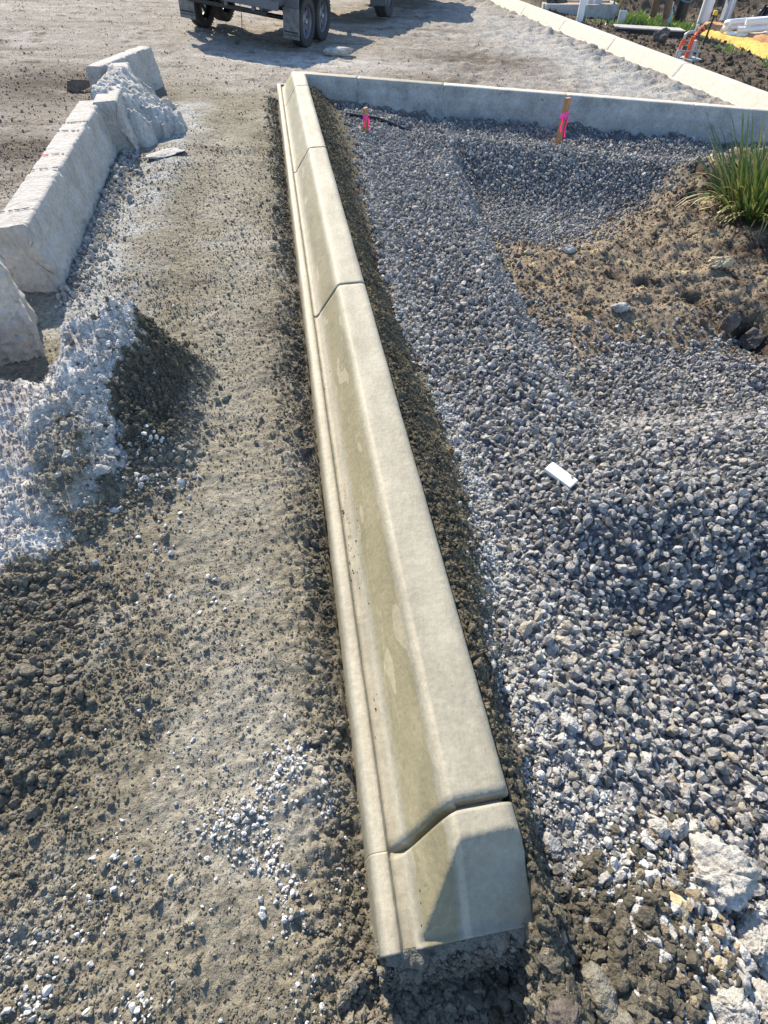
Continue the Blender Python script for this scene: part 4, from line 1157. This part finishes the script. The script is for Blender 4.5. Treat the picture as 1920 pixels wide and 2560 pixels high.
# ------------------------------------------------------------------ trailer
HD = R(-27)
def wheel(parent, c, side, r=.31, w=.19, rr=.195):
    m_ = MB()
    hw = w / 2
    m_.lathe([(-hw * .72, rr), (-hw * .98, rr + .02), (-hw, r * .82), (-hw * .93, r * .94), (-hw * .75, r * .985), (-hw * .3, r), (hw * .3, r), (hw * .75, r * .985), (hw * .93, r * .94), (hw, r * .82), (hw * .98, rr + .02), (hw * .72, rr)], 40)
    for k in range(40):                              # shoulder tread blocks
        a = 2 * math.pi * (k + .5) / 40
        for sx in (-1, 1):
            m_.box((sx * hw * .72, math.cos(a) * r * .994, math.sin(a) * r * .994), (hw * .42, .026, .012), (a - math.pi / 2, 0, 0))
        m_.box((hw * .0, math.cos(a) * r * .999, math.sin(a) * r * .999), (hw * .45, .030, .010), (a - math.pi / 2, 0, .4))
    t = m_.build('tyre', M['tyre'], parent, True, loc=c)
    m_ = MB()
    d = side
    m_.lathe([(-hw * .7, rr), (-hw * .6, rr * .93), (d * hw * .15, rr * .90), (d * hw * .55, rr * .93), (d * hw * .72, rr), ], 40)
    # disc with spokes
    m_.lathe([(d * hw * .42, .001), (d * hw * .42, rr * .28), (d * hw * .30, rr * .40), (d * hw * .26, rr * .46)], 32)
    for k in range(8):
        a = 2 * math.pi * k / 8
        m_.box((d * hw * .20, math.cos(a) * rr * .68, math.sin(a) * rr * .68), (.016, rr * .52, rr * .30), (a, 0, 0), bev=.004)
    m_.lathe([(d * hw * .12, rr * .86), (d * hw * .24, rr * .88), (d * hw * .24, rr * .92), (d * hw * .12, rr * .95)], 32)
    m_.build('rim', M['rim'], t, True)
    m_ = MB(); m_.lathe([(d * hw * .4, .028), (d * hw * .75, .026), (d * hw * .78, .018), (d * hw * .78, .001)], 16)
    m_.build('hub_cap', M['steel'], t, True)
    return t

def trailer():
    Rw = (.50, 11.62)
    hx, hy = math.cos(HD), math.sin(HD)                 # trailer right axis
    TR = 1.80
    ox, oy = Rw[0] - hx * TR / 2, Rw[1] - hy * TR / 2
    zr, zl = gz(*Rw), gz(Rw[0] - hx * TR, Rw[1] - hy * TR)
    roll = math.atan2(zl - zr, TR)
    t = thing('box_trailer', 'charcoal tandem axle box trailer parked on the road beyond the kerb corner', 'trailer', (ox, oy, (zr + zl) / 2), (0, roll, HD))
    for ay in (0, .68):
        for sx in (-1, 1): wheel(t, (sx * TR / 2, ay, .31), sx)
    # body: floor, rails, sides, tailgate (rear faces -Y)
    y0_, y1_, wd = -.80, 2.3, 1.56
    MB().box((0, (y0_ + y1_) / 2, .545), (wd, y1_ - y0_, .03)).build('floor', M['paint'], t)
    for sx in (-1, 1):
        MB().box((sx * .55, (y0_ + y1_) / 2, .48), (.05, y1_ - y0_ - .1, .09), bev=.006).build('chassis_rail', M['paint'], t)
        MB().box((sx * wd / 2, (y0_ + y1_) / 2, .68), (.035, y1_ - y0_, .24), bev=.005).build('side_panel', M['paint'], t)
        MB().box((sx * wd / 2, (y0_ + y1_) / 2, .82), (.05, y1_ - y0_, .04), bev=.005).build('top_rail', M['paint'], t)
        # mudguard over both wheels
        m_ = MB(); gx = sx * TR / 2
        pts = [(-.42, .50), (-.42, .62), (-.30, .70), (.98, .70), (1.10, .62), (1.10, .50), (1.085, .50), (1.085, .61), (.97, .685), (-.29, .685), (-.405, .61), (-.405, .50)]
        m_.prism(pts, gx - .12, gx + .12, 'YZ'); m_.build('mudguard', M['paint'], t)
        m_ = MB(); m_.box((gx, -.44, .33), (.27, .012, .36), bev=.004); fl = m_.build('mud_flap', M['flap'], t)
        m_ = MB(); m_.box((gx, -.448, .235), (.23, .006, .02)); m_.box((gx, -.448, .20), (.23, .006, .008)); m_.build('flap_rib', M['tyre'], fl)
        m_ = MB(); m_.box((sx * .64, y0_ - .035, .70), (.15, .03, .075), bev=.008); m_.build('tail_light', M['red'], t)
        MB().box((sx * .64, y0_ - .012, .66), (.26, .04, .20), bev=.006).build('light_bracket', M['paint'], t)
        for yy in (0, .68): pass
    MB().box((0, y0_ - .005, .56), (1.72, .06, .10), bev=.006).build('rear_beam', M['paint'], t)
    MB().box((0, y0_ + .05, .445), (1.3, .05, .05), bev=.005).build('lower_beam', M['blackp'], t)
    for sx in (-.45, 0, .45): MB().box((sx, y0_ + .03, .49), (.05, .05, .06)).build('beam_bracket', M['paint'], t)
    MB().box((0, y0_ - .002, .72), (1.48, .03, .22), bev=.005).build('tailgate', M['paint'], t)
    for sx in (-.5, 0, .5): MB().box((sx, y0_ - .03, .72), (.045, .025, .22), bev=.004).build('tailgate_rib', M['paint'], t)
    for ay in (0, .68):
        m_ = MB(); m_.tube([(-TR / 2, ay, .31), (TR / 2, ay, .31)], .03); m_.build('axle', M['blackp'], t, True)
    m_ = MB(); m_.tube([(.25, y0_ - .02, .52), (.27, y0_ - .03, .38), (.25, y0_ - .02, .16)], .006, 6); m_.build('hanging_strap', M['blackp'], t)
    MB().box((0, y1_, .69), (wd, .035, .26), bev=.005).build('front_panel', M['paint'], t)
    m_ = MB()
    m_.tube([(-.5, y1_, .48), (0, y1_ + 1.15, .46)], .04, 8); m_.tube([(.5, y1_, .48), (0, y1_ + 1.15, .46)], .04, 8)
    m_.build('drawbar', M['paint'], t)
    return t
trailer()

def ute():
    hx, hy = math.cos(HD), math.sin(HD)
    Rw = (2.42, 15.25); TR = 1.56
    ox, oy = Rw[0] - hx * TR / 2, Rw[1] - hy * TR / 2
    t = thing('utility_truck', 'dark utility truck hitched ahead of the trailer, only its rear wheel in view', 'truck', (ox, oy, gz(ox, oy)), (0, 0, HD))
    for ay in (0, 4.2):
        for sx in (-1, 1): wheel(t, (sx * TR / 2, ay, .37), sx, .37, .25, .21)
    for sx in (-1, 1):
        MB().box((sx * TR / 2 + .02 * sx, -.45, .46), (.34, .014, .50), bev=.02).build('mud_flap', M['paint'], t)
        MB().box((sx * .80, .65, .78), (.03, 3.8, .12), bev=.008).build('tray_side', M['paint'], t)
        MB().box((sx * .62, -1.27, .76), (.2, .04, .10), bev=.008).build('tail_light', M['red'], t)
    MB().box((0, .65, .72), (1.62, 3.8, .05), bev=.006).build('tray_floor', M['paint'], t)
    MB().box((0, -1.24, .78), (1.62, .03, .12), bev=.008).build('tailgate', M['paint'], t)
    m_ = MB(); m_.box((0, -1.28, .52), (.55, .16, .03)); m_.box((-.25, -1.22, .62), (.04, .06, .22), (.35, 0, 0)); m_.box((.25, -1.22, .62), (.04, .06, .22), (.35, 0, 0)); m_.build('rear_step', M['steel'], t)
    m_ = MB()
    m_.prism([(2.65, .45), (2.65, 1.50), (2.9, 1.55), (3.5, 1.53), (4.1, 1.18), (5.2, 1.08), (5.35, .85), (5.35, .45)], -.86, .86, 'YZ')
    cabin = m_.build('cabin', M['paint'], t)
    for sx in (-1, 1):
        m_ = MB(); m_.prism([(2.75, 1.2), (2.85, 1.46), (3.45, 1.46), (3.85, 1.2)], sx * .862, sx * .872, 'YZ'); m_.build('side_window', M['glass'], cabin)
    MB().box((0, 2.0, .5), (.9, 6.0, .12)).build('chassis', M['blackp'], t)
    return t
ute()

# ------------------------------------------------------------------ things on the verge, far right
def post(name, label, cat, x, y, h, r, mat, tilt=(0, 0), seg=20, cap=None):
    z = gz(x, y)
    t = thing(name, label, cat, (x, y, z - .05), (tilt[0], tilt[1], 0))
    m_ = MB(); m_.lathe([(0, .001), (0, r), (h, r), (h, r * .86), (h - .04, r * .8), (h - .04, .001)], seg, 'Z'); m_.build('pipe', mat, t, True)
    if cap:
        m_ = MB(); m_.lathe([(h - .02, .001), (h - .02, r * 2.2), (h + .035, r * 2.2), (h + .045, r * 1.8), (h + .045, .001)], seg, 'Z'); m_.build('cap', cap, t, True)
    return t
post('white_post', 'white plastic pipe standing just behind the cream kerb', 'post', 7.05, 15.75, 1.5, .075, M['whitep'])
post('pipe_stub', 'short grey pipe stub by the grey pit edging', 'pipe', 8.05, 15.7, .30, .085, M['greyp'])
post('grey_pole', 'shiny pale grey pole behind the conduit coils', 'pole', 10.5, 16.3, 2.6, .13, M['whitep'])
post('marker_rod', 'thin black rod with a yellow cap beside the orange tap', 'rod', 8.62, 13.1, .54, .018, M['blackp'], (0, R(3)), 10, M['yellow'])
p_ = post('black_pole', 'black wrapped post standing right of the worker', 'post', 9.86, 16.3, 1.25, .14, M['blackp'])
m_ = MB()
for k in range(3): 
    m_.tube([(.148 * math.cos(a), .148 * math.sin(a), .52 + .03 * k + .05 * math.sin(a + k)) for a in np.linspace(0, 2 * math.pi, 25)], .008, 6, False)
m_.build('wire_loop', M['blue'], p_, True)
# short white valve cover far left of the verge
post('white_stub', 'small white capped pipe in the grass at the left end of the verge', 'pipe', 6.75, 17.9, .34, .075, M['whitep'], (0, 0), 16, M['whitep'])
# square post with a bracket
x, y = 11.75, 17.3
t = thing('steel_post', 'square pale grey post with a bracket top behind the conduit coils', 'post', (x, y, gz(x, y) - .05))
MB().box((0, 0, .24), (.20, .16, .55), bev=.008).build('column', M['greyp'], t)
MB().box((0, -.085, .26), (.05, .02, .48)).build('rib', M['whitep'], t)
MB().box((-.08, 0, .52), (.5, .2, .03), bev=.004).build('top_plate', M['steel'], t)
m_ = MB()
for k in range(4): m_.tube([(-.25 + .05 * k, 0, .53), (-.24 + .05 * k, .02, .68)], .014, 6)
m_.build('yellow_cap', M['yellow'], t, True)
# concrete pit surround with grey cabinet
x, y = 7.55, 17.1
t = thing('pit_surround', 'long low grey concrete pit edging holding pink rubble', 'pit', (x, y, gz(x, y) - .06), (0, 0, R(-14)))
for c_, d_ in (((0, -.40, .13), (1.7, .10, .30)), ((0, .40, .13), (1.7, .10, .30)), ((-.85, 0, .13), (.10, .7, .296)), ((.85, 0, .13), (.10, .7, .296))):
    MB().box(c_, d_, bev=.01).build('edge_wall', M['backface'], t)
MB().box((0, 0, .17), (1.6, .7, .14)).build('rubble_fill', M['mulch'], t)
t = thing('service_pillar', 'tall grey service pillar with a white edge standing in the pit', 'pillar', (7.95, 17.15, gz(7.95, 17.15) + .18), (0, 0, R(-14)))
MB().box((0, 0, .6), (.34, .28, 1.2), bev=.01).build('cabinet', M['greyp'], t)
for sx in (-.16, .0): MB().box((sx - .02, -.15, .6), (.05, .03, 1.2), bev=.004).build('edge_trim', M['whitep'], t)
t = thing('timber_stake', 'thin leaning timber stake right of the service pillar', 'stake', (8.25, 16.7, gz(8.25, 16.7) - .05), (0, R(4), 0))
MB().box((0, 0, .55), (.04, .025, 1.1)).build('post', M['timber'], t)
t = thing('timber_stake', 'timber stake with a yellow ribbon rising behind the grey pipe stub', 'stake', (8.35, 16.6, gz(8.35, 16.6) - .05), (0, R(5), R(10)))
MB().box((0, 0, .6), (.04, .025, 1.2)).build('post', M['timber'], t)
MB().box((-.06, -.01, .62), (.18, .008, .06), (0, R(-35), 0)).build('ribbon', M['yellow'], t)
# dark edging beside a path
x, y = 8.15, 14.55
t = thing('cover_slab', 'long flat dark sided concrete slab in front of the worker', 'slab', (x, y, gz(x, y) - .02), (0, R(2), R(-13)))
MB().box((0, 0, 0), (1.45, .4, .20), bev=.01).build('body', M['blackp'], t)
MB().box((0, 0, .113), (1.47, .42, .025), bev=.006).build('top_slab', M['oldtop'], t)
# tap assembly
x, y = 7.36, 11.6
t = thing('water_tap', 'orange wrapped water riser with a grey tap handle behind the cream kerb', 'tap', (x, y, gz(x, y) - .03))
MB().box((0, 0, .02), (.5, .4, .09), bev=.01).build('base_pad', M['backface'], t)
m_ = MB(); m_.tube([(.02, 0, .05), (.035, 0, .36)], .034); m_.build('orange_riser', M['orange'], t, True)
m_ = MB(); m_.tube([(-.12, .05, .16), (-.10, .05, .32)], .034); m_.build('orange_sleeve', M['orange'], t, True)
m_ = MB(); m_.tube([(-.12, .05, .04), (-.12, .05, .17)], .045); m_.tube([(.10, .05, .04), (.10, .05, .30)], .05); m_.build('valve_body', M['greyp'], t, True)
m_ = MB(); m_.tube([(-.10, .05, .31), (-.10, .05, .38), (-.06, .04, .41), (.04, .02, .42), (.06, .02, .44)], .024); m_.box((.06, .02, .475), (.05, .05, .09), bev=.01); m_.build('tap_head', M['steel'], t, True)
m_ = MB()
for p0_, p1_ in (((-.22, -.10, .0), (-.17, -.08, .25)), ((.13, -.12, .0), (.16, -.10, .26)), ((-.25, -.11, .19), (.20, -.11, .16))): m_.tube([p0_, p1_], .011, 8)
m_.build('guard_rod', M['steel'], t, True)
m_ = MB(); m_.tube([(.08, .04, .36), (.2, .15, .44), (.5, .55, .42), (.85, 1.0, .30)], .022, 8); m_.build('orange_hose', M['orange'], t, True)
# conduit coil
x, y = 10.3, 14.3
t = thing('conduit_coil', 'loose coil of thick pale grey flexible conduit on the orange mulch', 'conduit', (x, y, gz(x, y) + .0), (0, 0, R(-18)))
for k, (rx, ry, zz, dx) in enumerate(((.46, .24, .05, 0), (.48, .26, .14, .05), (.42, .20, .22, -.02))):
    m_ = MB(); m_.tube([(dx + rx * math.cos(a), ry * math.sin(a), zz + .10 + .04 * math.sin(a + k)) for a in np.linspace(-2.6 + k * .4, 3.0 + k * .3, 44)], .052, 14)
    m_.build('loop', M['whitep'], t, True)
# stacked blocks at far right
x, y = 10.95, 13.9
t = thing('block_stack', 'stack of pale grey kerb blocks at the right edge beside the conduit', 'blocks', (x, y, gz(x, y) + .12), (0, 0, R(-14)))
for k, (zz, xo) in enumerate(((.11, .0), (.325, .04), (.54, -.02))):
    MB().box((xo + .9, 0, zz), (1.8, .5, .21), bev=.012).build('block', M['greyp'] if k != 2 else M['backface'], t)
MB().box((.02, -.257, .34), (.10, .015, .62), bev=.004).build('timber_end', M['rock_tan'], t)
t = thing('black_sheet', 'crumpled black plastic sheet behind the conduit coil', 'sheet', (11.5, 15.6, gz(11.5, 15.6) + .08))
bm = bmesh.new(); g = 14; vs = [[bm.verts.new((1.1 * (i / g - .5), .7 * (j / g - .5), .42 * math.exp(-((i / g - .6) ** 2) / .05) * (1 - abs(j / g - .5) * 1.3) + .05 * math.sin(i * 1.9 + j) + .02)) for j in range(g + 1)] for i in range(g + 1)]
for i in range(g):
    for j in range(g): bm.faces.new((vs[i][j], vs[i + 1][j], vs[i + 1][j + 1], vs[i][j + 1]))
bmesh.ops.solidify(bm, geom=bm.faces[:], thickness=.004)
me = bpy.data.meshes.new('sheet'); bm.to_mesh(me); bm.free(); me.materials.append(M['sheet']); obj('sheet', me, t)
# yellow sand strip with mulch
def patch(name, label, poly, dz, mat, kind):
    xs = [p[0] for p in poly]; ys_ = [p[1] for p in poly]
    gx, gy = np.meshgrid(np.linspace(min(xs), max(xs), 70), np.linspace(min(ys_), max(ys_), 70), indexing='ij')
    s = sdf(gx, gy, poly) + .06 * fbm(gx, gy, 2.5, 3)
    z = terrain(gx, gy, False)[0] + dz * ss(.03, -.12, s) - .06 * ss(-.02, .06, s) + .012 * fbm(gx, gy, 12., 3)
    keep = s < .08
    i = np.arange(gx.size).reshape(gx.shape)
    Q = np.stack([i[:-1, :-1], i[1:, :-1], i[1:, 1:], i[:-1, 1:]], -1).reshape(-1, 4)
    kq = keep.ravel()[Q].all(1)
    o = obj(name, mesh_np(name, np.stack([gx, gy, z], -1).reshape(-1, 3), Q[kq], mat))
    tag(o, label, None, kind=kind); return o
patch('yellow_sand', 'strip of bright yellow sand at the right edge below the mulch', [(9.6, 14.9), (9.7, 13.7), (9.35, 12.2), (9.7, 10.6), (12.5, 9.0), (13.0, 10.6), (10.6, 12.2), (10.3, 13.5), (10.2, 15.2)], .10, M['sand'], 'stuff')
patch('mulch', 'orange brown mulch under the conduit coil and blocks', [(10.0, 15.2), (10.15, 13.6), (10.5, 12.3), (14, 10.9), (14, 15.8), (10.2, 15.9)], .16, M['mulch'], 'stuff')

# grass tufts on the verge
def grass():
    V = []; F = []
    for cx, cy, sx, sy, n in ((9.2, 16.9, .9, .35, 900), (8.9, 15.6, 1.0, .25, 700), (9.7, 15.6, .7, .25, 450), (6.9, 18.6, .6, .5, 500), (9.0, 12.9, .25, .2, 60), (9.0, 11.4, .25, .2, 40), (8.4, 17.9, .5, .4, 250), (4.75, 4.35, .22, .14, 220)):
        x = rng.normal(cx, sx * .6, n); y = rng.normal(cy, sy * .7, n); z, m = terrain(x, y, False)
        near = cx < 5
        for a_, b_, c_ in zip(x, y, z):
            if a_ - roadk_x(b_) < .05 and not near: continue
            h = rng.uniform(.05, .16) * (.5 if near else 1); w = .007 if near else .014; th = rng.uniform(0, 6.28); lx, ly = rng.normal(0, .05, 2) * (.6 if near else 1)
            i0 = len(V); dx, dy = math.cos(th) * w, math.sin(th) * w
            V += [(a_ - dx, b_ - dy, c_ - .01), (a_ + dx, b_ + dy, c_ - .01), (a_ + lx * .5 + dx * .6, b_ + ly * .5 + dy * .6, c_ + h * .6), (a_ + lx * .5 - dx * .6, b_ + ly * .5 - dy * .6, c_ + h * .6), (a_ + lx, b_ + ly, c_ + h)]
            F += [(i0, i0 + 1, i0 + 2, i0 + 3), (i0 + 3, i0 + 2, i0 + 4)]
    me = bpy.data.meshes.new('grass'); me.from_pydata(V, [], F); me.materials.append(M['grass'])
    tag(obj('grass', me), 'patches of short bright grass on the verge', None, kind='stuff')
grass()

# gas bottle between the worker's legs
x, y = 9.13, 15.62
t = thing('gas_bottle', 'small teal gas bottle standing by the boots of the worker', 'bottle', (x, y, gz(x, y) - .01))
m_ = MB(); m_.lathe([(0, .001), (0, .085), (.02, .095), (.30, .095), (.36, .06), (.38, .03), (.38, .001)], 20, 'Z'); m_.build('cylinder', M['blue'], t, True)
m_ = MB(); m_.lathe([(.36, .06), (.46, .06), (.46, .052), (.37, .052)], 16, 'Z'); m_.tube([(0, 0, .37), (0, 0, .43)], .02, 8); m_.build('valve_guard', M['steel'], t, True)

# ------------------------------------------------------------------ worker
def skin_mesh(name, verts, edges, radii, mat, parent, root=0, sub=2):
    me = bpy.data.meshes.new(name); me.from_pydata(verts, edges, [])
    o = obj(name, me, parent)
    o.modifiers.new('skin', 'SKIN')
    for i, r in enumerate(radii):
        sv = me.skin_vertices[0].data[i]; sv.radius = (r, r) if not hasattr(r, '__len__') else r; sv.use_root = (i == root)
    o.modifiers['skin'].use_smooth_shade = True
    sb = o.modifiers.new('sub', 'SUBSURF'); sb.levels = sub; sb.render_levels = sub
    me.materials.append(mat)
    return o

def worker():
    x, y = 9.0, 15.75
    t = thing('person', 'worker in brown trousers and tan boots standing on the verge, seen below the waist', 'person', (x, y, gz(x, y)), (0, 0, R(25)))
    # facing -X, bent forward, feet apart
    hipL, hipR = (.02, -.12, .92), (.02, .12, .92)
    kneeL, kneeR = (-.04, -.17, .50), (-.02, .17, .50)
    ankL, ankR = (.02, -.19, .09), (.03, .20, .09)
    toeL, toeR = (-.16, -.21, .05), (-.15, .22, .05)
    V = [(.02, 0, .97), (-.03, 0, 1.15), (-.12, 0, 1.36), (-.17, 0, 1.47), (-.20, 0, 1.55), (-.25, 0, 1.66), (-.28, 0, 1.75),
         hipL, kneeL, ankL, toeL, hipR, kneeR, ankR, toeR,
         (-.13, -.20, 1.40), (-.16, -.27, 1.10), (-.27, -.22, .86), (-.13, .20, 1.40), (-.16, .27, 1.10), (-.27, .22, .86)]
    E_ = [(0, 1), (1, 2), (2, 3), (3, 4), (4, 5), (5, 6), (0, 7), (7, 8), (8, 9), (9, 10), (0, 11), (11, 12), (12, 13), (13, 14), (2, 15), (15, 16), (16, 17), (2, 18), (18, 19), (19, 20)]
    rad = [.13, .125, .14, .065, .06, .09, .075, .095, .06, .045, .035, .095, .06, .045, .035, .06, .045, .032, .06, .045, .032]
    skin_mesh('body', V, E_, rad, M['skin'], t)
    for s, w in ((-1, 17), (1, 20)):
        wx, wy, wz = V[w]
        hv = [(wx, wy, wz), (wx - .03, wy, wz - .075)]; he = [(0, 1)]; hr = [.03, (.018, .036)]
        for k in range(4):
            b = len(hv); fy = wy + (k - 1.5) * .021; L = (.075, .085, .08, .062)[k]
            hv += [(wx - .035, fy, wz - .085), (wx - .035 - .02, fy, wz - .085 - L * .5), (wx - .03, fy, wz - .085 - L)]; he += [(1, b), (b, b + 1), (b + 1, b + 2)]; hr += [.010, .009, .008]
        b = len(hv); hv += [(wx - .03, wy - s * .045, wz - .04), (wx - .05, wy - s * .06, wz - .085)]; he += [(0, b), (b, b + 1)]; hr += [.012, .009]
        skin_mesh('hand', hv, he, hr, M['skin'], t, sub=1)
    skin_mesh('trousers', [(.02, 0, 1.02), (.02, 0, .95), hipL, kneeL, (.02, -.19, .14), hipR, kneeR, (.03, .20, .14)], [(0, 1), (1, 2), (2, 3), (3, 4), (1, 5), (5, 6), (6, 7)], [.15, .155, .125, .09, .085, .125, .09, .085], M['trouser'], t)
    skin_mesh('shirt', [(.02, 0, .98), (-.03, 0, 1.15), (-.12, 0, 1.36), (-.16, 0, 1.45), (-.13, -.20, 1.40), (-.15, -.26, 1.18), (-.13, .20, 1.40), (-.15, .26, 1.18)], [(0, 1), (1, 2), (2, 3), (2, 4), (4, 5), (2, 6), (6, 7)], [.165, .155, .165, .08, .085, .07, .085, .07], M['shirt'], t)
    for a_, k_ in ((ankL, toeL), (ankR, toeR)):
        skin_mesh('boot', [(a_[0] + .05, a_[1], .055), (a_[0], a_[1], .06), (a_[0], a_[1], .20), (k_[0], k_[1], .045)], [(0, 1), (1, 2), (1, 3)], [.045, .062, .068, .048], M['boot'], t, 1)
    skin_mesh('hair', [(-.25, 0, 1.70), (-.27, 0, 1.78), (-.19, 0, 1.70)], [(0, 1), (0, 2)], [.09, .075, .06], M['hair'], t)
    for s in (-1, 1):
        m_ = MB(); m_.lathe([(0, .001), (0, .012), (.006, .008), (.006, .001)], 10); m_.build('eye', M['glass'], t, loc=(-.335, s * .032, 1.665))
        m_ = MB(); m_.box((0, 0, 0), (.04, .015, .055), bev=.006); m_.build('ear', M['skin'], t, loc=(-.24, s * .093, 1.66))
    m_ = MB(); m_.prism([(-.36, 1.635), (-.33, 1.675), (-.32, 1.63)], -.012, .012); m_.build('nose', M['skin'], t)
    m_ = MB(); m_.box((-.325, 0, 1.605), (.01, .04, .008)); m_.build('mouth', M['rock_dark'], t)
worker()
print('objects', len(bpy.data.objects))
